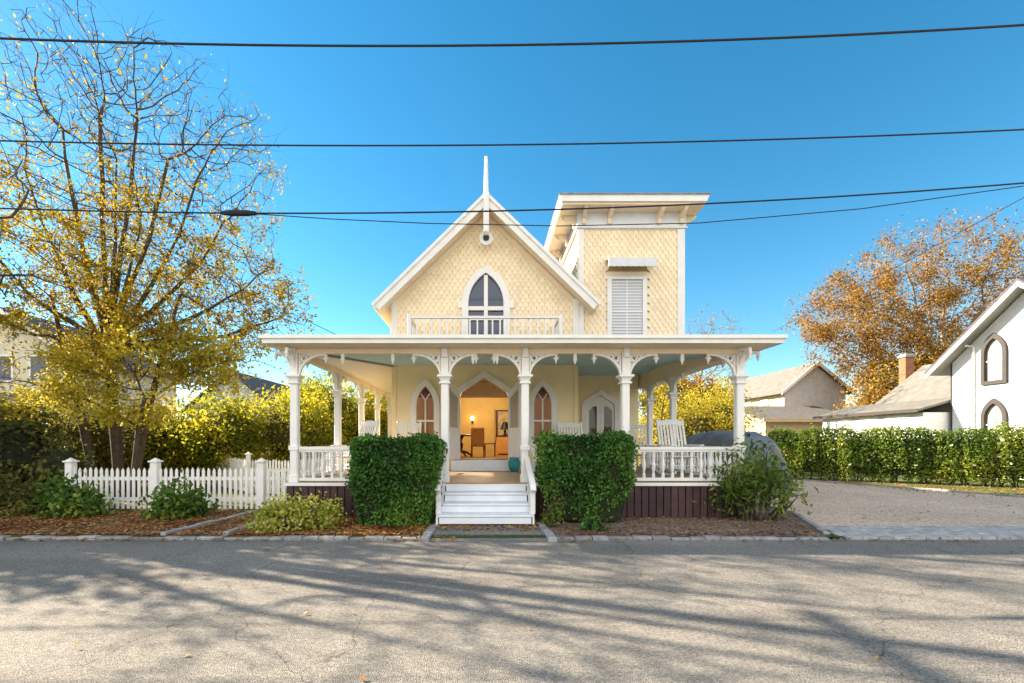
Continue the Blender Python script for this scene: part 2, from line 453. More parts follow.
def twigs(P, par, R, rmax, per, length, r=.004):
    """short side shoots on thin wood; returns builder and tip points"""
    mb = MB(); tips = []
    idx = [i for i in range(len(P)) if R[i] < rmax and par[i] >= 0]
    for i in idx:
        d = P[i]-P[par[i]]; d /= np.linalg.norm(d)+1e-9
        for _ in range(rng.poisson(per)):
            u = d*.7 + rng.normal(size=3)*.55 + np.array((0,0,.25)); u /= np.linalg.norm(u)
            l = length*rng.uniform(.5,1.3)
            a = P[i]; b = a+u*l*.5+rng.normal(size=3)*l*.06; c = b+(u+rng.normal(size=3)*.3)*l*.5
            mb.tube([a,b,c], [r,r*.8,r*.5], 3, cap=False); tips += [b,c]
    return mb, np.array(tips) if tips else np.zeros((0,3))

def limbs_from(trunk, fork, tips, reach=.7, bow=.5, steps=7):
    """trunk polyline, then one curved limb from trunk node 'fork' towards each tip"""
    ch = [(-1, trunk)]
    f = Vector(trunk[fork])
    for k, t_ in enumerate(tips):
        t_ = Vector(t_); d = t_-f; out_ = Vector((d.x, d.y, 0))
        pts = []
        for i in range(1, steps+1):
            u = i/steps*reach
            p = f + d*u + out_*(bow*.35*math.sin(PI*u)) + Vector((0,0,-abs(d.x)*.06*math.sin(PI*u)))
            p += Vector((random.uniform(-1,1),random.uniform(-1,1),random.uniform(-1,1)))*.05
            pts.append(tuple(p))
        ch.append((fork if k%2 == 0 else max(0, fork-1), pts))
    return ch
def make_tree(name, base, label, chains, ells, natt, bark, leafm, nleaf, lsize, step=.35, di=2.5, dk=.55, tip=.007, pw=2.25, per=.8,
              tw=.35, split=.05, spread=.16, dens=None, group=None, cat='tree', trop=(0,0,.12), rmax=None, limb=None):
    t = thing(name, base, label, cat, group)
    P, par = colonize(chains, in_ellipsoids(natt, ells), step, di, dk, trop=trop)
    kids, R = skeleton(P, par, tip, pw)
    if limb:                               # hand-laid stems keep a thickness of their own
        k0 = 0
        for ci, c in enumerate(chains):
            m_ = len(c[1]); ids = np.arange(k0, k0+m_); k0 += m_
            if c[0] < 0: R[ids] = np.maximum(R[ids], np.interp(P[ids,2], limb[0], limb[1]))
            else: R[ids] = np.maximum(R[ids], np.linspace(limb[2], limb[3], m_))
    thick, thin = branch_mesh(P, par, kids, R, split, rmax)
    thick.build('trunk', bark, t, smooth=True)
    tb, tips = twigs(P, par, R, split*.6, per, tw)
    thin.add(tb.v, tb.f)
    thin.build('branches', bark, t, smooth=True)
    if nleaf:
        src = np.vstack([P[R < split*.5], tips]) if len(tips) else P[R < split*.5]
        if dens is not None:
            w = np.clip(dens(src), 0, None)
        else: w = np.ones(len(src))
        # clumps: some twigs carry many leaves, some none
        cl = (np.sin(src[:,0]*2.1+1)*np.sin(src[:,1]*1.9+2)*np.sin(src[:,2]*2.3)+.55).clip(.05,None)
        w = w*cl*rng.gamma(.8,1.,len(src)); w /= w.sum()
        Q = src[rng.choice(len(src), nleaf, p=w)] + rng.normal(size=(nleaf,3))*spread
        leaves('crown', Q, lsize, leafm, t)
    return t

def bush(name, base, label, ells, n, lsize, leafm, cat='bush', group=None, core=M['core'], corek=.72, shell=.5, clump=.22, nclump=None, stems=True, aspect=.55, kind=None, core_on=True):
    """leafy shrub: leaf clumps spread through and over a union of ellipsoids, over a loose inner mass and stems"""
    t = thing(name, base, label, cat, group)
    nclump = nclump or max(20, n//40)
    w = np.array([e[1][0]*e[1][1]+e[1][0]*e[1][2]+e[1][1]*e[1][2] for e in ells]); w = w/w.sum()
    cs, ns = [], []
    for e, k in zip(ells, rng.multinomial(nclump, w)):
        u = rand_unit(k); r = 1 - shell*rng.uniform(0,1,(k,1))**1.6 + rng.normal(size=(k,1))*.07
        cs.append(np.array(e[0])+u*r*np.array(e[1])); ns.append(u)
    C = np.vstack(cs); Nn = np.vstack(ns)
    pick = rng.choice(len(C), n, p=(lambda g: g/g.sum())(rng.gamma(1.6,1,len(C))))
    Q = C[pick] + rng.normal(size=(n,3))*clump
    k = Q[:,2] > base[2]+.02
    leaves('foliage', Q[k], lsize, leafm, t, Nn[pick][k], .35, aspect)
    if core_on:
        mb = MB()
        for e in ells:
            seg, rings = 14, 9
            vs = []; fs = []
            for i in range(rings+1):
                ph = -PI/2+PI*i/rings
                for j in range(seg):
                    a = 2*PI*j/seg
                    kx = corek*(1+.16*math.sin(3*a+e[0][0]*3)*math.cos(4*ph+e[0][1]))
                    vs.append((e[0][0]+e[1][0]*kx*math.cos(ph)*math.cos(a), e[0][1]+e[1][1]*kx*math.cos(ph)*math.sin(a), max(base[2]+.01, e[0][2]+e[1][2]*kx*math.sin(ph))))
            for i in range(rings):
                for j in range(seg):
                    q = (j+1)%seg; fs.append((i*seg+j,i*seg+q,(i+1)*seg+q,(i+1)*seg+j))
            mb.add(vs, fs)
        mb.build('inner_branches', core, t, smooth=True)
    if stems:
        mb = MB()
        for e in ells:
            for _ in range(4):
                b = Vector((base[0]+(e[0][0]-base[0])*.6+random.uniform(-.1,.1), base[1]+(e[0][1]-base[1])*.6+random.uniform(-.1,.1), base[2]))
                q = Vector((e[0][0]+random.uniform(-.6,.6)*e[1][0], e[0][1]+random.uniform(-.6,.6)*e[1][1], e[0][2]+random.uniform(-.2,.6)*e[1][2]))
                m_ = b.lerp(q,.5)+Vector((random.uniform(-.1,.1),random.uniform(-.1,.1),.05))
                mb.tube([b,m_,q],[.025,.018,.008],5)
        mb.build('stem', M['bark_grey'], t)
    return t

# ------------------------------------------------------------------ camera, sun, sky
F = 455.0; VPX, VPY = 488., 442.; EYE = 1.6
def at(px, py, Y): return Vector(((px-VPX)/F*Y, Y, EYE+(VPY-py)/F*Y))
cam = bpy.data.cameras.new('camera'); co = bpy.data.objects.new('camera', cam); COL.objects.link(co)
co.location = (0,0,EYE); co.rotation_euler = (PI/2,0,0)
cam.sensor_width = 36; cam.lens = 36*F/1024
cam.shift_x = (512-VPX)/1024; cam.shift_y = (VPY-341.5)/1024
cam.clip_start = .1; cam.clip_end = 3000
S.camera = co
SUN_EL = math.radians(29.5); SUN_AZ = math.atan2(-.93,.37)
sd = Vector((math.sin(SUN_AZ)*math.cos(SUN_EL), math.cos(SUN_AZ)*math.cos(SUN_EL), math.sin(SUN_EL)))
sl = bpy.data.lights.new('sun','SUN'); sl.energy = 4.5; sl.angle = math.radians(.5); sl.color = (1,.86,.66)
so = bpy.data.objects.new('sun', sl); COL.objects.link(so); so.location = sd*60
so.rotation_euler = sd.to_track_quat('Z','Y').to_euler()
W = bpy.data.worlds.new('World'); S.world = W; W.use_nodes = True
nt = W.node_tree; bg = nt.nodes['Background']
sky = nt.nodes.new('ShaderNodeTexSky'); sky.sky_type = 'NISHITA'; sky.sun_disc = False
sky.sun_elevation = SUN_EL; sky.sun_rotation = SUN_AZ; sky.air_density = 1.; sky.dust_density = .08; sky.ozone_density = 2.2
hs_ = nt.nodes.new('ShaderNodeHueSaturation'); hs_.inputs['Hue'].default_value = .483; hs_.inputs['Saturation'].default_value = 1.34; hs_.inputs['Value'].default_value = .70
nt.links.new(sky.outputs[0], hs_.inputs['Color']); # added unseen bank of bright cloud behind the camera, filling the shaded facade
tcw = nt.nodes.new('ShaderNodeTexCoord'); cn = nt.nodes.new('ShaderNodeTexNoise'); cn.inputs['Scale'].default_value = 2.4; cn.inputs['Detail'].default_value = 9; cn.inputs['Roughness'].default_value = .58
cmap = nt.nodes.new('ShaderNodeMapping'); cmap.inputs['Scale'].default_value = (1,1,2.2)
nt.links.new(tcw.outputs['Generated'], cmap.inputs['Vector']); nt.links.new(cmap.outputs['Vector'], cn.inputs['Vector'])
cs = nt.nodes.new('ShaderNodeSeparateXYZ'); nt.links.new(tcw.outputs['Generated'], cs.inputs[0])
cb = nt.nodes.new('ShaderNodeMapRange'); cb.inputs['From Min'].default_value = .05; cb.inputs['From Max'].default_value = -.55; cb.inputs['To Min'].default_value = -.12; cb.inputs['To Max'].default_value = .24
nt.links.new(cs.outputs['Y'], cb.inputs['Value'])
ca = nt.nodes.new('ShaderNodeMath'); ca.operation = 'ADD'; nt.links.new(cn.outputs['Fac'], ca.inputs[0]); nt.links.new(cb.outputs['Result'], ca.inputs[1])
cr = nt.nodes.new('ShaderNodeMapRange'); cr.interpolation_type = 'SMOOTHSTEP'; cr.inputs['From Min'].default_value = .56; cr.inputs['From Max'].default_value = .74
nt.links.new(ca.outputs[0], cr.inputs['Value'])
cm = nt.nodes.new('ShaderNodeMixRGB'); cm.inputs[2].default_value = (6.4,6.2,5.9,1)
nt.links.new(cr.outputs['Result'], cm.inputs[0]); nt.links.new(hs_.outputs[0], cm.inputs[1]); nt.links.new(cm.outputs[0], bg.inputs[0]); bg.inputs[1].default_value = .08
S.view_settings.view_transform = 'Standard'; S.view_settings.look = 'None'
S.view_settings.exposure = 2.1; S.view_settings.gamma = 1

# ------------------------------------------------------------------ ground
GZ = .10; RZ = .065
def flat(name, poly, z, m, cat=None):
    mb = MB(); mb.sheet(poly, [], lambda u,v: (u,v,z)); o = mb.build(name, m); o['kind'] = 'structure'; return o
flat('ground', [(-900,-900),(900,-900),(900,900),(-900,900)], -.05, M['earth'])
flat('road', [(-60,-7),(60,-7),(60,7.17),(-60,7.17)], RZ, M['road'])
flat('yard', [(-60,7.19),(60,7.19),(60,90),(-60,90)], GZ, M['grass'])
lb = [(-14,7.25),(-5.25,7.25),(-5.0,9.9),(-14,9.9)]
flat('leaf_bed', lb, GZ+.004, M['litter'])
flat('leaf_bed', [(-4.2,7.25),(-.98,7.25),(-.95,9.1),(-4.25,9.1)], GZ+.004, M['litter'])
flat('garden_path', [(-5.17,7.25),(-4.28,7.25),(-4.33,9.85),(-4.92,9.85)], GZ+.004, M['litter'])
flat('mulch_bed', [(1.0,7.25),(5.4,7.25),(6.5,9.75),(6.5,10.6),(1.0,10.6)], GZ+.004, M['mulch'])
mb = MB(); mb.add([(-.93,7.02,RZ+.003),(.93,7.02,RZ+.003),(.93,7.5,GZ+.012),(-.93,7.5,GZ+.012),(.9,9.1,GZ+.012),(-.9,9.1,GZ+.012)],[(0,1,2,3),(3,2,4,5)]); mb.build('walk', M['walk'])['kind'] = 'structure'
flat('driveway', [(5.75,8.05),(6.55,9.75),(6.7,24),(10.5,24),(12.2,17.8),(14.4,12.2),(15.5,9),(15.9,8.05)], GZ+.008, M['gravel'])
mb = MB()
def setts(p, q, w=.12, lo=.22, hi=.42, z0=-.04, z1=.112):
    p = Vector(p); q = Vector(q); d = (q-p); L_ = d.length; d.normalize(); n = Vector((-d.y,d.x)); s_ = 0
    while s_ < L_-.05:
        l = min(random.uniform(lo,hi), L_-s_)
        a = p+d*s_; b = p+d*(s_+l-.014); ww = w*random.uniform(.85,1.1)/2; zz = z1+random.uniform(-.014,.012); j = random.uniform(-.01,.01)
        c = .012
        base = [a-n*(ww-j), b-n*(ww-j), b+n*(ww+j), a+n*(ww+j)]
        ins = [a+d*c-n*(ww-j-c), b-d*c-n*(ww-j-c), b-d*c+n*(ww+j-c), a+d*c+n*(ww+j-c)]
        mb.add([(v.x,v.y,z0) for v in base]+[(v.x,v.y,zz-c) for v in base]+[(v.x,v.y,zz) for v in ins],
               [(0,3,2,1),(8,9,10,11)]+[(k+i,k+(i+1)%4,k+4+(i+1)%4,k+4+i) for k in (0,4) for i in range(4)])
        s_ += l
setts((-30,7.17),(-5.3,7.17)); setts((-4.15,7.17),(-1.05,7.17)); setts((1.05,7.17),(5.35,7.17)); setts((-5.3,7.175),(-4.15,7.175),.12,.2,.3,-.04,.105)
setts((-.98,7.0),(-.93,8.3),.13,.25,.4,-.04,.14); setts((1.0,7.0),(.94,8.3),.13,.25,.4,-.04,.14)
setts((-5.22,7.3),(-4.96,9.75),.1,.3,.5,-.04,.15); setts((-4.22,7.3),(-4.28,9.0),.1,.3,.5,-.04,.15)
setts((5.5,7.4),(6.45,9.6),.09,.3,.5,-.04,.13)
setts((14.5,12.2),(12.3,17.8),.1,.3,.5,-.04,.15); setts((15.6,9),(14.5,12.2),.1,.3,.5,-.04,.15)
mb.build('kerb', M['granite'])['kind'] = 'structure'
mb = MB()
y = 7.14
while y < 8.02:
    x = 5.55+(y-7.14)*.25+random.uniform(0,.1)
    while x < 15.9:
        l = random.uniform(.19,.27); z = GZ+.012+random.uniform(-.004,.005)
        mb.cbox(x, x+l-.012, y, y+.118, -.02, z, .006); x += l
    y += .13
mb.build('driveway_apron', M['paver'])['kind'] = 'structure'

# ------------------------------------------------------------------ the cottage
H = thing('gothic_cottage', (0,13,GZ), 'cream gothic cottage with wraparound porch, fish scale gable and flat roofed tower', 'house')
FY = 13.0; FX0, FX1 = -2.72, 2.55; CX = -.08
DZ = .80
def lancet(cx, hw, z0, zs, zp, n=9):
    h = zp-zs; R = (hw*hw+h*h)/(2*hw); c = hw-R; a1 = math.atan2(h, -c) if c < 0 else math.atan2(h, -c)
    right = [(c+R*math.cos(a1*i/n), R*math.sin(a1*i/n)) for i in range(n+1)]
    pts = [(cx-hw,z0),(cx+hw,z0)] + [(cx+x, zs+z) for x, z in right] + [(cx-x, zs+z) for x, z in reversed(right[:-1])]
    return pts
def peaked(cx, hw, z0, zs, zp, ease=.0):
    return [(cx-hw,z0),(cx+hw,z0),(cx+hw,zs-.12),(cx+hw*.93,zs),(cx,zp),(cx-hw*.93,zs),(cx-hw,zs-.12)]
def frame_ring(outer, inner, y0, y1):
    """frame between two like outlines (same count), open at the sill side too"""
    mb = MB(); n = len(outer)
    vs = [(x,y0,z) for x,z in outer]+[(x,y0,z) for x,z in inner]+[(x,y1,z) for x,z in outer]+[(x,y1,z) for x,z in inner]
    fs = []
    for i in range(n):
        j = (i+1)%n
        fs += [(i,j,n+j,n+i),(2*n+j,2*n+i,3*n+i,3*n+j),(j,i,2*n+i,2*n+j),(n+i,n+j,3*n+j,3*n+i)]
    return mb.add(vs, fs)
def pane(poly, y, name, m, parent):
    mb = MB(); mb.sheet(poly, [], lambda u,v: (u,y,v)); return mb.build(name, m, parent)

door_in = peaked(-.11, .69, 1.10, 3.02, 3.43)
winL = lancet(-1.79, .25, 1.55, 2.62, 3.19); winR = lancet(1.56, .25, 1.55, 2.62, 3.19)
gwin = lancet(-.06, .50, 4.45, 5.55, 6.42)
apexz = 8.18; eavez = 5.62
# porch level front wall
mb = MB(); mb.sheet([(FX0,.1),(FX1,.1),(FX1,4.3),(FX0,4.3)], [door_in,winL,winR], lambda u,v: (u,FY,v)); mb.build('front_wall', M['clap'], H)
# gable backing + shingles
gable_out = [(FX0,4.3),(FX1,4.3),(FX1,eavez+.02),(CX,apexz),(FX0,eavez+.02)]
mb = MB(); mb.sheet(gable_out, [gwin], lambda u,v: (u,FY+.004,v)); gw = mb.build('gable_wall', M['shingle_back'], H)
gout = lancet(-.06, .60, 4.40, 5.55, 6.5)
def inside(poly, x, z):
    c = False; n = len(poly)
    for i in range(n):
        x1,z1 = poly[i]; x2,z2 = poly[(i+1)%n]
        if (z1 > z) != (z2 > z) and x < (x2-x1)*(z-z1)/(z2-z1)+x1: c = not c
    return c
def shingles(outer, holes, fpos, x0, x1, z0, z1, w=.155, ex=.115):
    mb = MB(); j = 0; z = z0
    while z < z1:
        x = x0 - (w/2 if j%2 else 0)
        while x < x1:
            cx_, cz_ = x+w/2, z+ex*.5
            if inside(outer, cx_, cz_) and not any(inside(h, cx_, cz_) for h in holes):
                g = .006; l, r = x+g, x+w-g; d = .022+random.uniform(-.002,.002)
                a = z+ex*.55; t = z+ex*1.75
                sh = [(l,t,.002),(l,a,d*.8),(x+w*.27,z+ex*.16,d),(x+w*.5,z-.004,d),(x+w*.73,z+ex*.16,d),(r,a,d*.8),(r,t,.002)]
                vs = [fpos(u,v,q) for u,v,q in sh] + [fpos(u,v,max(.001,q-.016)) for u,v,q in sh]
                mb.add(vs, [tuple(range(7))]+[(i,7+i,7+i+1,i+1) for i in range(1,5)])
            x += w
        z += ex; j += 1
    return mb
shingles(gable_out, [gout], lambda u,v,q: (u,FY-q,v), FX0, FX1, 4.3, apexz).build('scalloped_shingles', M['shingle'], H)
# side and back walls
for x0, x1, y0, y1 in ((FX0,FX0+.12,FY+.13,22),(FX1-.12,FX1,FY+.13,22)):
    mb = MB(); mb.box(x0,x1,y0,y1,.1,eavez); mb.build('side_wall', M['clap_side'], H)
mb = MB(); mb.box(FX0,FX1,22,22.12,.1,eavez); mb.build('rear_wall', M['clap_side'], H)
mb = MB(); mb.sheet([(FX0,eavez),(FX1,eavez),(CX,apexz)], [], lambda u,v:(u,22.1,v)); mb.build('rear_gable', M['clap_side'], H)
# corner boards
mb = MB()
for x0, x1 in ((FX0-.03,FX0+.13),(FX1-.13,FX1+.03)):
    mb = MB(); mb.box(x0,x1,FY-.05,FY+.11,3.86,eavez+.05); mb.build('corner_board', M['trim'], H)
for x0, x1 in ((FX1-.10,FX1+.02),(FX0-.02,FX0+.10)):
    mb = MB(); mb.box(x0,x1,FY-.03,FY+.1,DZ,3.78); mb.build('porch_corner_board', M['clap'], H)
# gable roof
RF = 12.5
rA = (-.05,8.46); rL = (-3.18,5.40); rR = (3.08,5.43)
def roof_slab(p, q, y0, y1, th):
    mb = MB(); d = Vector((q[0]-p[0], q[1]-p[1])).normalized(); n = Vector((-d.y,d.x)); n = n if n.y > 0 else -n
    poly = [(p[0],p[1]),(q[0],q[1]),(q[0]-n.x*th,q[1]-n.y*th),(p[0],p[1]-th/abs(n.y))]
    return mb.prism(poly, y1-y0, 'y', y0)
for e in (rL,rR):
    roof_slab(rA, e, RF+.05, 22.4, .06).build('roof', M['shingle_roof'], H)
    roof_slab((rA[0],rA[1]-.088), (e[0],e[1]-.088), RF+.06, 22.35, .15).build('roof_soffit', M['soffit'], H)
    roof_slab((rA[0],rA[1]+.005), (e[0],e[1]+.005), RF-.01, RF+.049, .25).build('bargeboard', M['trim'], H)
    roof_slab((rA[0],rA[1]+.012), (e[0]+(.03 if e is rR else -.03),e[1]-.018), RF-.05, RF-.011, .08).build('rake_moulding', M['trim'], H)
    # inner rake trim against the wall
    sx = 1 if e is rR else -1
    roof_slab((rA[0],rA[1]-.31), (rA[0]+sx*2.66, rA[1]-.31-2.66*.975), FY-.044, FY-.002, .13).build('frieze_board', M['soffit'], H)
for x0, x1 in ((FX0-.42,FX0+.16),(FX1-.16,FX1+.42)):
    mb = MB(); mb.box(x0,x1,FY-.04,FY+.12,5.30 if False else 5.52,5.66); mb.build('eave_return', M['soffit'], H)
# finial, king post, roundel
mb = MB(); mb.tube([(-.05,RF-.02,8.38),(-.05,RF-.02,8.75),(-.05,RF-.02,9.42)],[.07,.06,.042],8); mb.build('finial', M['trim'], H)
mb = MB(); mb.cbox(-.13,.03,RF-.09,RF+.0,7.42,8.44,.012); mb.lathe((-.05,RF-.045,0),[(.05,7.28),(.1,7.33),(.1,7.42)],10)
kp = mb.build('king_post', M['trim'], H)
mb = MB()
ring = [(-.05+.19*math.cos(a), 7.28+.19*math.sin(a)) for a in [2*PI*i/20 for i in range(20)]]
mb.prism(ring, .05, 'y', FY-.34)
mb.build('roundel', M['trim'], H)
mb = MB(); mb.prism([(-.05+.085*math.cos(a), 7.28+.085*math.sin(a)) for a in [2*PI*i/16 for i in range(16)]], .03, 'y', FY-.371); mb.build('roundel_boss', M['grey_frame'], H)
mb = MB(); mb.box(-.09,-.01,FY-.3,FY-.0,7.24,7.32); mb.build('roundel_arm', M['trim'], H)
# gable window
gf_out = lancet(-.06,.68,4.35,5.55,6.62); 
gf = frame_ring(gf_out, gwin, FY-.075, FY+.06).build('gable_window', M['trim'], H)
mb = MB(); mb.box(-.115,-.005,FY-.035,FY+.05,4.45,6.36); mb.box(-.56,-.116,FY-.033,FY+.05,5.36,5.47); mb.box(-.004,.44,FY-.033,FY+.05,5.36,5.47)
for sx in (-1,1):
    c = -.06+sx*.05; 
    mb.box(min(c,c+sx*.43),max(c,c+sx*.43),FY-.018,FY+.038,5.08,5.12)
mb.box(-.86,-.742,FY-.06,FY-.0,5.42,5.62); mb.box(.622,.74,FY-.06,FY-.0,5.42,5.62)
mb.build('mullions', M['trim'], gf)
pane(gwin, FY+.055, 'pane', M['glass_dark'], gf)
mb = MB(); mb.box(-1.2,1.1,FY+.5,FY+.55,4.3,6.6); mb.build('upstairs_back_wall', M['curtain'], H)
# porch lancet windows
for cx_, w in ((-1.79,winL),(1.56,winR)):
    wf = frame_ring(lancet(cx_,.41,1.5,2.62,3.40), w, FY-.07, FY+.07).build('lancet_window', M['trim'], H)
    mb = MB(); mb.box(cx_-.02,cx_+.02,FY-.02,FY+.04,1.55,2.8); mb.box(cx_-.25,cx_-.021,FY-.018,FY+.04,2.18,2.23); mb.box(cx_+.021,cx_+.25,FY-.018,FY+.04,2.18,2.23)
    for s_ in (-1,1):
        mb.sweep([(cx_,FY+.01,2.78),(cx_+s_*.07,FY+.01,2.9),(cx_+s_*.13,FY+.01,2.98)],.03,.05,(0,1,0))
    mb.box(cx_-.44,cx_+.44,FY-.11,FY-.0,1.44,1.50)
    mb.build('mullions', M['trim'], wf)
    mb = MB(); mb.prism([(cx_,2.82),(cx_+.09,2.97),(cx_,3.14),(cx_-.09,2.97)],.02,'y',FY+.02); mb.build('stained_glass', M['red_glass'], wf)
    pane(w, FY+.05, 'pane', M['glass_clear'], wf)
# front door
df = frame_ring(peaked(-.11,.88,1.10,3.10,3.62), door_in, FY-.09, FY+.10).build('door_frame', M['trim'], H)
mb = MB(); mb.cbox(-1.02,.80,12.62,13.0,DZ,1.09,.012); mb.build('door_step', M['trim_cool'], H)
for sx, hx in ((-1,-.80),(1,.58)):      # leaves folded back, outward
    mb = MB()
    ang = math.radians(118 if sx < 0 else 62)
    # leaf built in (u,z), hinge at u=0
    out = [(0,1.12),(.62,1.12),(.62,3.36),(.40,3.22),(.02,2.98)]
    w_in = [(.10,2.0),(.52,2.0),(.52,3.08),(.36,2.98),(.10,2.84)]
    d = Vector((sx*.42,-.72)).normalized()
    def f3(u,v,k=0.): return (hx+d.x*u - d.y*k, FY-.095+d.y*u + d.x*k, v)
    mb.sheet(out,[w_in],lambda u,v:f3(u,v,.02)); mb.sheet(out,[w_in],lambda u,v:f3(u,v,-.02))
    for lp in (out,w_in):
        n = len(lp)
        for i in range(n):
            a, b = lp[i], lp[(i+1)%n]; mb.quad(f3(*a,.02),f3(*b,.02),f3(*b,-.02),f3(*a,-.02))
    dl = mb.build('door_leaf', M['trim'], H)
    mb = MB(); mb.sheet(w_in,[],lambda u,v:f3(u,v,0)); mb.build('pane', M['glass_pale'], dl)
    mb = MB()
    for lp in ([(.10,1.22),(.52,1.22),(.52,1.88),(.10,1.88)],):
        n = len(lp)
        for k in (.024,-.024):
            mb.sweep([f3(u,v,k) for u,v in lp], .03, .02, (-d.y,d.x,0), True)
    mb.build('panel_moulding', M['trim'], dl)
# interior room
RX0, RX1, RY1, RZ0, RZ1 = -2.58, 2.41, 18.2, 1.1, 3.5
room = MB(); room.quad((RX0,RY1,RZ0),(RX1,RY1,RZ0),(RX1,RY1,RZ1),(RX0,RY1,RZ1)); room.quad((RX0,FY+.14,RZ0),(RX0,RY1,RZ0),(RX0,RY1,RZ1),(RX0,FY+.14,RZ1)); room.quad((RX1,FY+.14,RZ0),(RX1,RY1,RZ0),(RX1,RY1,RZ1),(RX1,FY+.14,RZ1))
room.build('room_walls', M['room_wall'], H)
mb = MB(); mb.box(RX0,RX1,FY+.02,RY1,RZ0-.06,RZ0); mb.build('room_floor', M['room_floor'], H)
mb = MB(); mb.box(RX0,RX1,FY+.11,RY1,RZ1,RZ1+.06); mb.box(RX0,RX1,14.3,14.6,3.02,3.49); mb.build('room_ceiling', M['room_ceiling'], H)
mb = MB(); mb.box(-.35,.25,RY1-.05,RY1-.01,1.1,3.0); mb.box(-.28,.18,RY1-.065,RY1-.051,2.1,2.9); mb.box(-.28,.18,RY1-.065,RY1-.051,1.25,1.95); mb.build('inner_door', M['room_wall'], H)
# recessed wall with double glazed door (right end of the porch) and tower over it
RY = 15.0
rd_o = peaked(3.70,.62,.82,2.95,3.32); rd_i = peaked(3.70,.46,.85,2.86,3.14)
mb = MB(); mb.sheet([(FX1,.1),(4.95,.1),(4.95,4.0),(FX1,4.0)],[rd_i],lambda u,v:(u,RY,v)); mb.build('recessed_wall', M['clap'], H)
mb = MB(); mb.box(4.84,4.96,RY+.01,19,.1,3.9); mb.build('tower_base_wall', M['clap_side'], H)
rf = frame_ring(rd_o, rd_i, RY-.08, RY+.06).build('side_door_frame', M['trim'], H)
for sx in (-1,1):
    a = 3.70+sx*.005; b = 3.70+sx*.455
    out = [(a,.86),(b,.86),(b,2.72),(3.70+sx*.42,2.86),(a,3.12)]
    w_in = [(a+sx*.11,1.75),(b-sx*.08,1.75),(b-sx*.08,2.62),(a+sx*.25,2.76),(a+sx*.11,2.78)]
    mb = MB(); mb.sheet(out,[w_in],lambda u,v:(u,RY-.02,v)); mb.sheet(out,[w_in],lambda u,v:(u,RY+.03,v))
    n = 5
    for i in range(n):
        p, q = w_in[i], w_in[(i+1)%n]; mb.quad((p[0],RY-.02,p[1]),(q[0],RY-.02,q[1]),(q[0],RY+.03,q[1]),(p[0],RY+.03,p[1]))
    dl = mb.build('side_door_leaf', M['trim'], H)
    pane(w_in, RY+.01, 'pane', M['glass_side'], dl)
mb = MB(); mb.box(3.0,4.5,RY+.4,RY+.45,.8,3.4); mb.build('side_door_curtain', M['curtain'], H)

# tower
TX0, TX1, TY0, TY1 = 2.60, 5.58, 13.02, 17.0
mb = MB(); mb.box(TX0,TX1,TY0+.004,TY1,3.85,8.12); mb.build('tower_wall', M['shingle_back'], H)
t_poly = [(TX0,3.9),(TX1,3.9),(TX1,7.72),(TX0,7.72)]
tw_hole = [(3.38,4.0),(4.58,4.0),(4.58,6.62),(3.38,6.62)]
shingles(t_poly,[tw_hole],lambda u,v,q:(u,TY0-q,v),TX0,TX1,4.3,7.72).build('tower_shingles', M['shingle'], H)
shingles([(TY0,5),(TY1,5),(TY1,7.72),(TY0,7.72)],[],lambda u,v,q:(TX0-q,u,v),TY0,TY1,5.0,7.72).build('tower_side_shingles', M['shingle'], H)
for xa, xb in ((TX0-.035,TX0+.13),(TX1-.17,TX1+.035)):
    mb = MB(); mb.box(xa,xb,TY0-.05,TY0+.2,3.9,7.685); mb.build('tower_corner_board', M['trim'], H)
mb = MB(); mb.box(TX0-.06,TX1+.06,TY0-.06,TY1+.02,7.73,8.14); mb.box(TX0-.09,TX1+.09,TY0-.09,TY1+.03,7.69,7.729)
mb.build('frieze', M['trim_cool'], H)
mb = MB(); mb.box(2.04,5.99,12.52,17.5,8.14,8.20); mb.build('tower_soffit', M['soffit'], H)
mb = MB(); mb.prism([(2.03,8.201),(6.0,8.201),(6.08,8.38),(1.96,8.38)],5.1,'y',12.46); mb.build('tower_cornice', M['trim'], H)
mb = MB(); mb.box(1.95,6.1,12.42,17.6,8.381,8.405); mb.build('tower_roof', M['granite'], H)
def cornice_bracket(x, y, dx, dy):
    mb = MB(); n = (dy,-dx,0) if dy else (0,1,0)
    prof = [(.0,7.76),(.07,7.80),(.10,7.92),(.22,7.98),(.34,8.05),(.40,8.135),(0,8.135)]
    w = .05
    vs = []
    for s_ in (-w,w):
        for u, z in prof: vs.append((x+dx*u+(-dy)*s_, y+dy*u+dx*s_, z))
    k = len(prof)
    mb.add(vs,[tuple(range(k)),tuple(range(2*k-1,k-1,-1))]+[(i,(i+1)%k,(i+1)%k+k,i+k) for i in range(k)])
    mb.build('cornice_bracket', M['soffit'], H)
for x in (2.72,3.45,4.86,5.50): cornice_bracket(x, TY0-.06, 0, -1)
for y in (13.2,14.4,15.6): cornice_bracket(TX0-.06, y, -1, 0); cornice_bracket(TX1+.06, y, 1, 0)
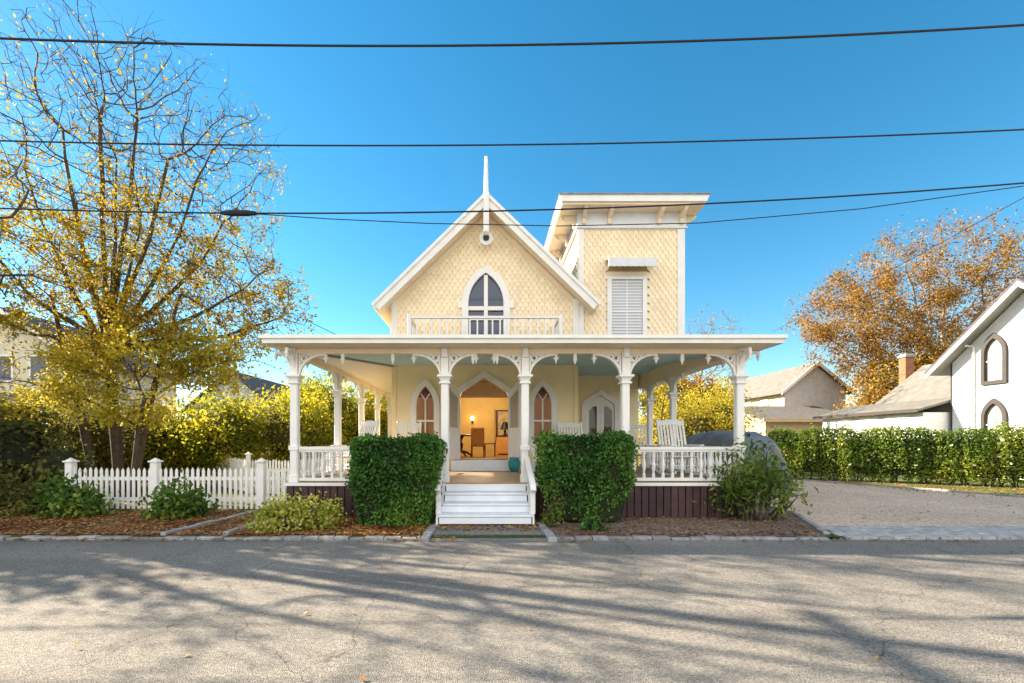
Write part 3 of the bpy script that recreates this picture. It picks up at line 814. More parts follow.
# tower window
mb = MB()
mb.box(3.40,3.53,TY0-.06,TY0-.0,4.0,6.33); mb.box(4.41,4.54,TY0-.06,TY0-.0,4.0,6.33); mb.box(3.53,4.41,TY0-.055,TY0-.0,6.24,6.33)
wf = mb.build('tower_window', M['trim'], H)
mb = MB(); mb.box(3.53,4.41,TY0-.035,TY0-.0,5.30,5.36); mb.box(3.955,3.985,TY0-.03,TY0-.0,4.0,5.299); mb.box(3.955,3.985,TY0-.03,TY0-.0,5.361,6.239)
mb.build('sash_bars', M['trim'], wf)
mb = MB(); mb.box(3.53,4.41,TY0-.012,TY0-.004,4.0,6.24); mb.build('blind_backing', M['blind_back'], wf)
mb = MB()
for i in range(26):
    z = 4.02+i*.085; mb.add([(3.535,TY0-.014,z+.075),(4.405,TY0-.014,z+.075),(4.405,TY0-.029,z),(3.535,TY0-.029,z)],[(0,3,2,1)])
mb.build('blind', M['blind'], wf)
mb = MB(); mb.box(3.40,4.54,TY0-.05,TY0-.0,6.34,6.46); mb.build('window_head', M['soffit'], wf)
mb = MB(); mb.prism([(TY0-.0,6.80),(TY0-.44,6.70),(TY0-.46,6.46),(TY0-.43,6.46),(TY0-.41,6.66),(TY0-.0,6.76)], 1.34, 'x', 3.34)
mb.build('window_awning', M['awning'], H)

# porch: deck, skirt, steps
PY = 9.1; PX0, PX1 = -3.86, 5.02
mb = MB()
x = -1e9
y = 8.99
k = 0
while y < 15.0:
    x0 = -4.0; x1 = 5.16
    y1 = y+.125
    if y1 < 12.99: mb.box(x0,x1,y,y1-.004,.755,DZ)
    else:
        mb.box(x0,FX0-.002,y,y1-.004,.755,DZ); mb.box(FX1+.002,x1,y,y1-.004,.755,DZ)
    y = y1
while y < 18.5: mb.box(-4.0,FX0-.002,y,y+.121,.755,DZ); y += .125
mb.build('deck', M['deck'], H)
mb = MB(); mb.box(-4.02,-.96,8.96,8.988,.735,DZ-.004); mb.box(.86,5.18,8.96,8.988,.735,DZ-.004); mb.box(-.959,.859,8.965,8.988,.735,DZ-.03)
mb.box(-4.03,-4.002,8.99,18.5,.735,DZ-.004); mb.box(5.162,5.19,8.99,15.1,.735,DZ-.004)
mb.build('deck_fascia', M['trim'], H)
mb = MB()
def skirt(p, q):
    p = Vector(p); q = Vector(q); d = (q-p).normalized(); L_ = (q-p).length; n = Vector((-d.y,d.x)); s_ = 0
    while s_ < L_:
        w = min(.145,L_-s_); a = p+d*s_; b = p+d*(s_+w-.02); j = random.uniform(0,.006)
        vs = []
        for z in (.06,.73):
            for c, o in ((a,j),(b,j),(b,.03),(a,.03)): vs.append((c.x+n.x*o,c.y+n.y*o,z))
        mb.add(vs,[(0,3,2,1),(4,5,6,7),(0,1,5,4),(1,2,6,5),(2,3,7,6),(3,0,4,7)]); s_ += .145
for pa, pb in (((-3.98,8.99),(-.95,8.99)),((.87,8.99),(5.14,8.99)),((5.14,9.0),(5.14,15.0)),((-3.98,18.4),(-3.98,9.0))):
    mb = MB(); skirt(pa, pb); mb.build('skirt', M['skirt'], H)
mb = MB()
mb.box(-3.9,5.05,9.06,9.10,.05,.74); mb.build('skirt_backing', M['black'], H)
mb = MB()
for i in range(4):
    z1 = DZ-.165*(i+1)+.0; yb = 8.96-.285*i; yf = yb-.285
    hw0, hw1 = ((-.84,.76) if i < 2 else (-.89,.79))
    if i < 3: mb.cbox(hw0,hw1,yf-.035,yb-.002,z1-.04,z1,.008)          # tread with nosing
    mb.box(hw0+.02,hw1-.02,yb-.022,yb-.004,z1+.004,z1+.165-.049)     # riser
mb.build('steps', M['trim_cool'], H)
for x in (-.928,.793):
    mb = MB(); mb.prism([(8.955,.12),(8.955,.74),(8.69,.60),(8.12,.28),(8.10,.12)],.035,'x',x); mb.build('stair_stringer', M['trim'], H)
for x0, x1 in ((-.926,-.842),(.762,.826)):
    mb = MB(); mb.prism([(8.95,.12),(8.95,.79),(8.66,.62),(8.39,.47),(8.39,.12)],x1-x0,'x',x0); mb.build('step_cheek', M['trim'], H)
for x0,x1 in ((-.86,-.90),(.76,.81)):
    mb = MB()
    mb.sweep([(x0,9.02,1.28),(x1,8.18,.80),(x1,8.12,.72)],.075,.10,(1,0,0))
    mb.cbox(x1-.045,x1+.045,8.2,8.29,.30,.78,.008)
    mb.build('handrail', M['trim'], H)

# porch roof
EX0, EX1, EY0 = -4.22, 5.54, 8.58
def roofz(y): return 3.58+max(0,y-EY0)*.10
mb = MB()
mb.add([(EX0,EY0,3.58),(EX1,EY0,3.58),(EX1,13.1,4.03),(FX0,13.1,4.03),(EX0,13.1,3.6),(EX0,19.1,3.6),(FX0,19.1,4.03),(EX1,17,4.03)],
       [(0,1,2,3),(0,3,4),(4,3,6,5),])
mb.add([(FX1+.06,13.0,4.02),(EX1,13.0,4.02),(EX1,16.2,4.02),(FX1+.06,16.2,4.02)],[(0,1,2,3)])
mb.build('porch_roof', M['roof_dark'], H)
mb = MB()
def fascia(x0,x1,y0,y1):
    mb.box(x0,x1,y0,y1,3.462,3.575)
fascia(EX0,EX1,EY0-.03,EY0); fascia(EX0-.03,EX0-.001,EY0-.03,19.1); fascia(EX1+.001,EX1+.03,EY0-.03,16.2)
mb.box(EX0-.07,EX1+.07,EY0-.075,EY0-.031,3.545,3.61); mb.box(EX0-.075,EX0-.031,EY0-.03,19.1,3.545,3.61); mb.box(EX1+.031,EX1+.075,EY0-.03,16.2,3.545,3.61)
mb.build('porch_fascia', M['trim'], H)
mb = MB()
mb.box(EX0+.001,EX1-.001,EY0+.001,PY-.06,3.465,3.485); mb.box(EX0+.001,PX0-.06,PY-.059,19.05,3.465,3.485); mb.box(PX1+.06,EX1-.001,PY-.059,16.15,3.465,3.485)
mb.build('porch_soffit', M['soffit'], H)
mb = MB()
mb.box(PX0-.06,PX1+.06,PY-.06,PY+.06,3.36,3.46); mb.box(PX0-.06,PX0+.06,PY+.061,18.6,3.36,3.46); mb.box(PX1-.06,PX1+.06,PY+.061,15.2,3.36,3.46)
mb.box(PX0-.05,PX1+.05,PY-.05,PY+.05,3.461,3.54); mb.build('porch_beam', M['soffit'], H)
mb = MB(); mb.prism([(PY+.061,3.461),(15.2,3.461),(15.2,3.80),(13.0,3.80)],.05,'x',PX1-.02); mb.build('porch_frieze', M['soffit'], H)
mb = MB(); mb.prism([(EY0+.01,3.576),(16.2,3.576),(16.2,4.01),(13.1,4.02)],.025,'x',EX1+.002); mb.build('roof_end_panel', M['trim'], H)
mb = MB()
hz = lambda y: 3.455+(y-PY)*.087
hipx = FX0
mb.quad((PX0,PY,3.455),(PX1,PY,3.455),(PX1,FY,hz(FY)),(FX0,FY,hz(FY)))
mb.quad((FX1,FY,hz(FY)),(PX1,FY,hz(FY)),(PX1,RY,hz(FY)),(FX1,RY,hz(FY)))
mb.build('porch_ceiling', M['blue_ceiling'], H)
mb = MB()
mb.add([(PX0,PY,3.455),(FX0,FY,hz(FY)),(PX0,FY,3.455)],[(0,1,2)]); mb.quad((PX0,FY,3.455),(FX0,FY,hz(FY)),(FX0,19,hz(FY)),(PX0,19,3.455))
mb.build('side_porch_ceiling', M['white_ceiling'], H)
mb = MB(); mb.bar((PX0+.03,PY+.05,3.44),(FX0,FY-.02,hz(FY)-.03),.07,.05,(0,0,1)); mb.build('hip_batten', M['grey_soffit'], H)

# porch posts
def bracket_mesh():
    mb = MB(); Lb, Hb = .60, .445
    arc = [(Lb-(Lb-.085)*math.cos(t), 0, Hb*math.sin(t)) for t in [PI/2*i/10 for i in range(11)]]
    mb.sweep(arc,.042,.075,(0,1,0))
    mb.bar((.085,0,Hb+.012),(Lb+.02,0,Hb+.012),.03,.066,(0,1,0))
    mb.bar((.10,0,.02),(.10,0,Hb-.004),.03,.062,(0,1,0))
    def ringp(cx_,cz_,r,t,w=.022): mb.sweep([(cx_+r*math.cos(a),0,cz_+r*math.sin(a)) for a in [2*PI*i/12 for i in range(12)]],w,t,(0,1,0),True)
    ringp(.175,.375,.052,.036); ringp(.272,.403,.033,.033); ringp(.138,.285,.030,.034); ringp(.343,.42,.020,.031); ringp(.125,.215,.020,.030,.016)
    mb.sweep([(.115,0,.43),(.165,0,.33),(.215,0,.315)],.018,.028,(0,1,0)); mb.sweep([(.225,0,.43),(.245,0,.375),(.30,0,.385)],.016,.026,(0,1,0))
    # pendant at the far end
    mb.box(Lb-.005,Lb+.045,-.026,.026,Hb-.06,Hb+.03)
    mb.add([(Lb-.018,-.038,Hb-.06),(Lb+.058,-.038,Hb-.06),(Lb+.058,.038,Hb-.06),(Lb-.018,.038,Hb-.06),(Lb+.02,0,Hb-.19)],[(0,1,4),(1,2,4),(2,3,4),(3,0,4),(3,2,1,0)])
    mb.box(Lb-.035,Lb+.075,-.024,.024,Hb-.085,Hb-.059) 
    return mb
def mini_pendant():
    mb = MB(); mb.box(-.03,.03,-.03,.03,3.26,3.359); mb.add([(-.04,-.04,3.26),(.04,-.04,3.26),(.04,.04,3.26),(-.04,.04,3.26),(0,0,3.14)],[(0,1,4),(1,2,4),(2,3,4),(3,0,4),(3,2,1,0)]); return mb
BR = None
posts = []
SIDEL = [11.7,13.9,15.9,17.9]; SIDER = [12.35,14.1]
spec = [(PX0,PY,[0,PI/2,'W','S']),(-.86,PY,[0,PI]),(.74,PY,[0,PI]),(2.74,PY,[0,PI]),(PX1,PY,[PI,PI/2,'E','S'])]
spec += [(PX0,y,[PI/2,-PI/2]) for y in SIDEL] + [(PX1,y,[PI/2,-PI/2]) for y in SIDER]
pm = cm = None
for x, y, dirs in spec:
    if pm is None:
        mb = MB(); mb.cbox(-.077,.077,-.077,.077,DZ,2.84,.02); mb.cbox(-.094,.094,-.094,.094,DZ,.95,.01); mb.cbox(-.095,.095,-.095,.095,1.44,1.53,.008)
        p = mb.build('porch_post', M['trim'], H, local=True); pm = p.data
        mb = MB(); mb.cbox(-.11,.11,-.11,.11,2.76,2.80,.006); mb.lathe((0,0,0),[(.105,2.80),(.13,2.84),(.165,2.89)],4); mb.cbox(-.145,.145,-.145,.145,2.89,2.935,.006)
        mb.cbox(-.075,.075,-.075,.075,2.936,3.358,.006); mb.cbox(-.065,.065,-.10,-.061,3.24,3.52,.006) if False else None
        c = mb.build('capital', M['trim'], p, local=True); cm = c.data
    else:
        p = bpy.data.objects.new('porch_post', pm); COL.objects.link(p); p.parent = H
        c = bpy.data.objects.new('capital', cm); COL.objects.link(c); c.parent = p
    p.location = (x, y-13, -GZ)
    if y == PY:
        mb = MB(); mb.cbox(-.055,.055,-.13,-.061,3.28,3.462,.008); mb.build('drop_block', M['trim'], p, local=True)
    for a in dirs:
        if isinstance(a, str):
            b = bpy.data.objects.new('eave_bracket', BR); b.scale = (.62,1,1); b.rotation_euler = (0,0,{'W':PI,'E':0,'S':-PI/2}[a])
            b.location = (0,0,2.935)
        else:
            if BR is None:
                b = bracket_mesh().build('bracket', M['trim'], p, local=True); BR = b.data
                b.rotation_euler = (0,0,a); b.location = (0,0,2.90); continue
            b = bpy.data.objects.new('bracket', BR); b.rotation_euler = (0,0,a); b.location = (0,0,2.90)
        COL.objects.link(b); b.parent = p
pend = None
for x in (-.30,.18,1.74,3.88,-2.9,-1.9):
    if pend is None:
        pend = mini_pendant().build('beam_pendant', M['trim'], H, local=True); o = pend
    else:
        o = bpy.data.objects.new('beam_pendant', pend.data); COL.objects.link(o); o.parent = H
    o.location = (x, PY-13, -GZ)
# balustrades
def balustrade(p, q):
    p = Vector(p); q = Vector(q); d = q-p; L_ = d.length; d.normalize(); mb = MB()
    nrm = Vector((-d.y,d.x,0))
    a3, b3 = Vector((p.x,p.y,0)), Vector((q.x,q.y,0))
    up = Vector((0,0,1))
    mb.sweep([a3+up*1.475,b3+up*1.475],.055,.115,nrm); mb.sweep([a3+up*1.425,b3+up*1.425],.04,.07,nrm)
    mb.sweep([a3+up*.855,b3+up*.855],.06,.085,nrm)
    n = max(2, round(L_/.185))
    prof = [(.032,.886),(.032,.96),(.018,.99),(.034,1.06),(.040,1.14),(.028,1.22),(.019,1.29),(.030,1.31),(.019,1.33),(.03,1.36),(.03,1.404)]
    for i in range(n):
        c = p+d*(L_*(i+.5)/n); mb.lathe((c.x,c.y,0),prof,8)
    return mb.build('balustrade', M['trim'], H)
def runs(pts):
    for a, b in zip(pts, pts[1:]):
        d = (Vector(b)-Vector(a)).normalized()*.09; balustrade(Vector(a)+d, Vector(b)-d)
runs([(PX0,PY),(-.86,PY)]); runs([(.74,PY),(2.74,PY),(PX1,PY)])
runs([(PX0,PY)]+[(PX0,y) for y in SIDEL]); runs([(PX1,PY)]+[(PX1,y) for y in SIDER]+[(PX1,15.05)])
# balcony on the porch roof
mb = MB()
BX0, BX1, BY = -2.08, 1.92, 12.05
for a, b in (((BX0,BY),(BX1,BY)),((BX0,BY+.06),(BX0,12.93)),((BX1,BY+.06),(BX1,12.93))):
    a3 = Vector((*a,0)); b3 = Vector((*b,0)); d = (b3-a3).normalized(); nrm = Vector((-d.y,d.x,0)); up = Vector((0,0,1))
    mb.sweep([a3+up*4.90,b3+up*4.90],.06,.09,nrm); mb.sweep([a3+up*4.12,b3+up*4.12],.06,.07,nrm)
    n = max(3,round((b3-a3).length/.205))
    for i in range(n+1):
        c = a3.lerp(b3, i/n); mb.box(c.x-.02,c.x+.02,c.y-.02,c.y+.02,4.151,4.869)
for x in (BX0,BX1): mb.cbox(x-.05,x+.05,BY-.05,BY+.05,3.9,4.98,.008)
mb.build('balcony_railing', M['trim'], H)
mb = MB(); mb.box(BX0,BX1,BY,12.9,4.02,4.06); mb.build('balcony_deck', M['deck'], H)
# wall lantern beside the door and inner light
sc_ = thing('wall_sconce', (-.62,RY1-.02,2.5), 'small glowing sconce on the dining room back wall', 'lamp')
mb = MB(); mb.cbox(-.66,-.58,RY1-.05,RY1-.012,2.32,2.46,.008); mb.tube([(-.62,RY1-.03,2.42),(-.62,RY1-.12,2.40),(-.62,RY1-.12,2.46)],.012,6); mb.build('arm', M['dark_wood'], sc_)
em = bpy.data.materials.new('warm_bulb'); nt_, N_, L_n, b_ = nodes_of(em); b_.inputs['Emission Color'].default_value = (1,.72,.35,1); b_.inputs['Emission Strength'].default_value = 1.6; b_.inputs['Base Color'].default_value = (.8,.7,.5,1)
mb = MB(); mb.lathe((-.62,RY1-.12,2.46),[(.05,0),(.075,.05),(.06,.13),(.035,.16)],10); mb.build('shade', em, sc_, smooth=True)
pl = bpy.data.lights.new('dining_lamp','POINT'); pl.energy = 30; pl.color = (1,.85,.60); pl.shadow_soft_size = .25
po = bpy.data.objects.new('dining_lamp', pl); COL.objects.link(po); po.location = (-.3,16.2,3.1)

# furniture in the dining room
t = thing('dining_table', (-.95,15.7,RZ0), 'dark round dining table inside the open front door', 'table')
mb = MB(); mb.lathe((-.95,15.7,0),[(.58,RZ0+.70),(.60,RZ0+.72),(.60,RZ0+.74),(.58,RZ0+.75)],24); mb.build('table_top', M['dark_wood'], t)
mb = MB(); mb.lathe((-.95,15.7,0),[(.10,RZ0+.14),(.06,RZ0+.22),(.10,RZ0+.40),(.05,RZ0+.52),(.12,RZ0+.70)],12)
for k in range(4):
    a = k*PI/2+.5; mb.tube([(-.95,15.7,RZ0+.20),(-.95+.25*math.cos(a),15.7+.25*math.sin(a),RZ0+.14),(-.95+.42*math.cos(a),15.7+.42*math.sin(a),RZ0+.03)],[.05,.04,.03],6)
mb.build('pedestal', M['dark_wood'], t)
t = thing('upholstered_chair', (-.34,15.45,RZ0), 'tan upholstered high back chair at the dining table', 'chair')
mb = MB(); mb.cbox(-.57,-.12,15.2,15.29,RZ0+.42,RZ0+.98,.03); mb.build('backrest', M['uphol'], t)
mb = MB(); mb.cbox(-.58,-.11,15.29,15.75,RZ0+.34,RZ0+.47,.03); mb.build('seat', M['uphol'], t)
for x in (-.55,-.14):
    for y in (15.24,15.70): mb = MB(); mb.tube([(x,y,RZ0),(x,y,RZ0+.36)],[.018,.026],6); mb.build('leg', M['dark_wood'], t)
t = thing('wooden_chair', (.08,15.9,RZ0), 'dark spindle back wooden chair right of the tan chair', 'chair')
mb = MB(); mb.cbox(-.14,.28,15.7,16.1,RZ0+.42,RZ0+.46,.01); mb.build('seat', M['dark_wood'], t)
mb = MB()
for y in (15.72,15.82,15.92,16.02,16.09): mb.tube([(.26,y,RZ0+.46),(.33,y,RZ0+.98)],.012,6)
mb.tube([(.33,15.70,RZ0+.97),(.34,15.9,RZ0+1.0),(.33,16.11,RZ0+.97)],.024,6); mb.build('backrest', M['dark_wood'], t)
for x in (-.1,.24):
    for y in (15.74,16.06): mb = MB(); mb.tube([(x,y,RZ0),(x,y,RZ0+.42)],[.014,.02],6); mb.build('leg', M['dark_wood'], t)
t = thing('framed_picture', (.62,RY1-.03,2.2), 'tall dark framed picture on the dining room wall', 'picture')
mb = MB(); mb.sweep([(.34,RY1-.05,1.75),(1.0,RY1-.05,1.75),(1.0,RY1-.05,2.85),(.34,RY1-.05,2.85)],.06,.05,(0,1,0),True); mb.build('frame', M['dark_wood'], t)
mb = MB(); mb.box(.36,.98,RY1-.045,RY1-.02,1.77,2.83); mb.build('print', M['picture'], t)
t = thing('sideboard', (.62,17.6,RZ0), 'low tan wooden sideboard under the framed picture', 'cabinet')
mb = MB(); mb.cbox(.32,1.5,17.4,17.95,RZ0+.06,RZ0+.72,.01); mb.build('body', M['uphol'], t)
mb = MB(); mb.cbox(.29,1.53,17.37,17.98,RZ0+.721,RZ0+.76,.008); mb.build('top', M['dark_wood'], t)
t = thing('table_lamp', (.66,17.6,RZ0+.76), 'black table lamp with cone shade standing on the sideboard', 'lamp')
mb = MB(); mb.lathe((.66,17.6,RZ0+.76),[(.09,0),(.09,.02),(.03,.05),(.05,.14),(.02,.24)],12); mb.build('base', M['black'], t)
mb = MB(); mb.lathe((.66,17.6,RZ0+.76),[(.20,.22),(.08,.52)],14); mb.build('lamp_shade', M['black'], t)

# ------------------------------------------------------------------ rocking chairs
def rocking_chair():
    t = thing('rocking_chair', (0,0,0), 'x', 'chair', 'white rocking chairs on the porch')
    W2 = .29
    mb = MB()
    for i in range(6): y = -.26+i*.088; mb.cbox(-W2,W2,y,y+.08,.40-.012*i,.42-.012*i,.006)
    mb.build('seat', M['trim'], t, local=True)
    mb = MB()
    th = .26
    def bk(x,s,o=0.): return (x, .25+s*math.sin(th)+o*math.cos(th), .36+s*math.cos(th)-o*math.sin(th))
    for x in (-W2,W2): mb.sweep([bk(x,0),bk(x,.86)],.045,.045,(1,0,0)); mb.lathe(bk(x,.86),[(.022,-.01),(.03,.02),(.018,.05)],8)
    mb.sweep([bk(-W2+.023,.80),bk(0,.83),bk(W2-.023,.80)],.11,.03,(0,math.cos(th),-math.sin(th)))
    mb.sweep([bk(-W2+.023,.16),bk(W2-.023,.16)],.05,.03,(0,math.cos(th),-math.sin(th)))
    for i in range(7):
        x = -W2+.07+i*(2*W2-.14)/6; mb.sweep([bk(x,.18),bk(x,.78)],.042,.016,(0,math.cos(th),-math.sin(th)))
    mb.build('backrest', M['trim'], t, local=True)
    for x in (-W2-.02,W2+.02):
        mb = MB(); mb.cbox(x-.05,x+.05,-.32,.34,.635,.66,.01); mb.build('arm', M['trim'], t, local=True)
        mb = MB(); mb.tube([(x,-.24,.08),(x,-.25,.30),(x,-.25,.635)],[.02,.026,.02],8); mb.build('leg', M['trim'], t, local=True)
        mb = MB(); mb.tube([(x,.26,.07),(x,.26,.40),(x,.28,.64)],[.02,.026,.02],8); mb.build('leg', M['trim'], t, local=True)
        mb = MB(); mb.sweep([(x,-.42,.085),(x,-.2,.035),(x,.05,.025),(x,.3,.05),(x,.55,.115)],.045,.035,(1,0,0)); mb.build('rocker', M['trim'], t, local=True)
    mb = MB(); mb.tube([(-W2,-.25,.22),(W2,-.25,.22)],.014,6); mb.tube([(-W2,.26,.2),(W2,.26,.2)],.014,6); mb.build('stretcher', M['trim'], t, local=True)
    return t
rc = rocking_chair()
for i, (x, y, a, s, lab) in enumerate([
    (-3.28,11.0,-.7,1.1,'white slatted rocking chair on the narrow left side porch between two posts'),
    (-2.2,11.9,-.1,1.1,'white rocking chair behind the left box hedge beside the lancet window'),
    (2.33,12.1,.12,1.1,'white rocking chair left of the glazed side door above the right box hedge'),
    (4.3,13.3,-.3,1.1,'white rocking chair right of the side door, half hidden by a porch post'),
    (4.6,10.9,.08,1.12,'large white rocking chair fully in view at the right end of the porch')]):
    o = rc if i == 0 else copy_tree(rc)
    o.location = (x,y,DZ); o.rotation_euler = (0,0,a); o.scale = (s,s,s); o['label'] = lab
t = thing('planter_pot', (.72,12.5,DZ), 'small teal glazed pot at the right of the door step', 'pot')
mb = MB(); mb.lathe((.72,12.45,DZ),[(.10,0),(.15,.08),(.17,.22),(.13,.34),(.15,.38),(.13,.38),(.10,.30)],14); mb.build('body', M['teal'], t, smooth=True)

# ------------------------------------------------------------------ picket fences
def fence(name, label, pts, posts, ph=1.06, pkt=.92, sp=.115, pw=.06, group=None):
    t = thing(name, (pts[0][0],pts[0][1],GZ), label, 'fence', group)
    for x, y, big in posts:
        w = .075 if big else .05; h = ph if big else ph-.02
        mb = MB(); mb.cbox(x-w,x+w,y-w,y+w,GZ-.03,GZ+h,.008); mb.cbox(x-w-.03,x+w+.03,y-w-.03,y+w+.03,GZ+h+.001,GZ+h+.035,.008)
        mb.add([(x-w,y-w,GZ+h+.035),(x+w,y-w,GZ+h+.035),(x+w,y+w,GZ+h+.035),(x-w,y+w,GZ+h+.035),(x,y,GZ+h+.10)],[(0,1,4),(1,2,4),(2,3,4),(3,0,4)])
        mb.build('post', M['fence'], t)
    mb = MB()
    for a, b in zip(pts, pts[1:]):
        a = Vector((*a,0)); b = Vector((*b,0)); d = (b-a).normalized(); L_ = (b-a).length; nrm = Vector((-d.y,d.x,0)); up = Vector((0,0,1))
        for z in (.25,.70): mb.sweep([a+up*(GZ+z)+nrm*.03,b+up*(GZ+z)+nrm*.03],.075,.035,nrm)
        n = int(L_/sp)
        for i in range(n):
            c = a+d*((i+.5)*L_/n); h = pkt+random.uniform(-.012,.012); w = pw/2
            l, r = c-d*w, c+d*w
            vs = []
            for o in (-.008,.01):
                vs += [l+nrm*o+up*(GZ+.04), r+nrm*o+up*(GZ+.04), r+nrm*o+up*(GZ+h-.04), c+nrm*o+up*(GZ+h+.02), l+nrm*o+up*(GZ+h-.04)]
            mb.add(vs,[(0,1,2,3,4),(9,8,7,6,5)]+[(i2,(i2+1)%5+0 if False else i2+5,(i2+1)%5+5,(i2+1)%5) for i2 in range(5)])
    mb.build('picket_panel', M['fence'], t)
    return t
fy = 9.95
fence('picket_fence','white picket fence with three capped posts along the front leaf bed',[(-9.1,fy),(-4.05,fy)],[(-9.12,fy,1),(-7.27,fy,1),(-4.95,fy,1)])
fence('picket_fence','white picket fence further back, behind the front fence and beside the porch',[(-9.4,15.6),(-6.95,13.2),(-4.2,12.0)],[(-9.4,15.6,0),(-6.95,13.2,0),(-5.3,12.5,0),(-4.2,12.0,0)],1.15,.98)

# ------------------------------------------------------------------ clipped hedges and shrubs
def box_hedge(label, x0, x1, y0, y1, z0, z1, n, taper=.16):
    t = thing('box_hedge', ((x0+x1)/2,(y0+y1)/2,z0), label, 'hedge', 'clipped box hedges by the steps')
    cx_, cy_ = (x0+x1)/2, (y0+y1)/2; hx, hy = (x1-x0)/2, (y1-y0)/2; hh = z1-z0
    # points on the rounded box
    area = [2*hx*hh,2*hx*hh,2*hy*hh,2*hy*hh,4*hx*hy]; k = rng.multinomial(n, np.array(area)/sum(area))
    pts, nn = [], []
    for i, c in enumerate(k):
        u = rng.uniform(-1,1,c); v = rng.uniform(0,1,c); o = np.ones(c)
        if i < 4:
            s = -1 if i%2==0 else 1
            p = np.stack([u*hx,o*s*hy,v*hh],1) if i < 2 else np.stack([o*s*hx,u*hy,v*hh],1)
            nv = np.tile([0,s,0] if i < 2 else [s,0,0],(c,1)).astype(float)
        else:
            p = np.stack([u*hx,rng.uniform(-1,1,c)*hy,o*hh],1); nv = np.tile([0,0,1.],(c,1))
        pts.append(p); nn.append(nv)
    P = np.vstack(pts); Nn = np.vstack(nn)
    f = P[:,2]/hh
    k_ = 1 - taper*np.clip(.55-f,0,1)**1.3/.46 - .05*np.clip(f-.9,0,1)/.1
    P[:,0] *= k_; P[:,1] *= k_
    bumpf = (np.sin(P[:,0]*5.1+P[:,2]*3.3)+np.sin(P[:,2]*6.2-P[:,0]*2.7+1)+np.sin(P[:,1]*6+P[:,2]*4))*.024
    P += Nn*(bumpf[:,None] + rng.normal(size=(len(P),1))*.035 - np.abs(rng.normal(size=(len(P),1)))*.03)
    for _ in range(26):
        c_ = P[rng.integers(len(P))]; dd_ = np.linalg.norm(P-c_,axis=1); rr_ = rng.uniform(.07,.16)
        P -= Nn*(rng.uniform(.05,.11)*np.exp(-(dd_/rr_)**2))[:,None]
    ragged = rng.uniform(0,1,len(P)) < .035
    P[ragged] += Nn[ragged]*rng.uniform(.03,.10,(ragged.sum(),1))
    P[:,2] = np.maximum(P[:,2],.03)
    P += np.array([cx_,cy_,z0])
    leaves('foliage', P, .062, M['lf_box'], t, Nn, .35, .6)
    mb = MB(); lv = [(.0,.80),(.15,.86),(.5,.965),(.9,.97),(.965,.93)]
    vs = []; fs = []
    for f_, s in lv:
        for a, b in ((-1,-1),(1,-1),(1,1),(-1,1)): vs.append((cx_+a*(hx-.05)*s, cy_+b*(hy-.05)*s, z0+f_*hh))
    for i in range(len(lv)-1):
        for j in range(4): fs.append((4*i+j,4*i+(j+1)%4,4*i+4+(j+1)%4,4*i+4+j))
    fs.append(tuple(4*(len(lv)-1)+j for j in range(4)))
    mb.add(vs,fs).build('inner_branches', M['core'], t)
    return t
box_hedge('clipped dark green box hedge left of the steps', -2.41,-.93, 7.97,8.85, GZ,1.65, 26000, .2)
box_hedge('clipped dark green box hedge right of the steps, wider and paler at its lower left', .96,2.66, 8.28,8.93, GZ+.05,1.70, 28000, .42)
bush('small_shrub',(1.12,8.05,GZ),'small light green shrub tucked against the lower left corner of the right box hedge',[((1.15,8.05,.5),(.2,.16,.35),1)],380,.06,M['lf_privet'],core_on=False,clump=.08)
bush('low_shrub',(-3.4,7.75,GZ),'low pale yellow green shrub at the kerb before the left end of the porch',
     [((-3.45,7.75,.28),(.42,.3,.26),1),((-2.95,7.85,.36),(.35,.28,.3),1),((-3.75,7.6,.2),(.25,.22,.16),1)],3600,.07,M['lf_pale'],clump=.10,core_on=False)
bush('leafy_shrub',(-6.2,9.0,GZ),'small dark green broad leaved shrub before the middle fence post',[((-6.2,9.0,.45),(.38,.3,.36),1),((-5.9,9.0,.3),(.25,.2,.2),1)],1300,.12,M['lf_green'],clump=.11,core_on=False)
bush('leafy_shrub',(-8.3,9.2,GZ),'dark green shrub hiding the foot of the leftmost fence post',[((-8.5,9.2,.45),(.4,.32,.38),1),((-8.1,9.1,.3),(.32,.28,.26),1)],1700,.12,M['lf_green'],clump=.14,core_on=False)
bush('small_plant',(1.75,7.65,GZ),'tiny blue green plant at the foot of the right box hedge',[((1.7,7.7,.16),(.2,.12,.1),1),((1.95,7.68,.13),(.12,.1,.07),1)],260,.08,M['lf_box'],core_on=False,clump=.05)
# loose bush at the right end of the porch
t = bush('loose_bush',(5.25,8.75,GZ),'loose green and yellow bush on thin stems at the right porch corner',
     [((5.0,8.7,.95),(.55,.45,.45),1),((5.55,8.75,.85),(.5,.45,.5),1),((5.15,8.65,1.3),(.3,.3,.25),1),((5.75,8.7,.5),(.35,.3,.3),1),((4.75,8.65,.45),(.35,.3,.3),1)],1700,.13,M['lf_loose'],clump=.16,shell=.95,nclump=95,core_on=False,aspect=.36)

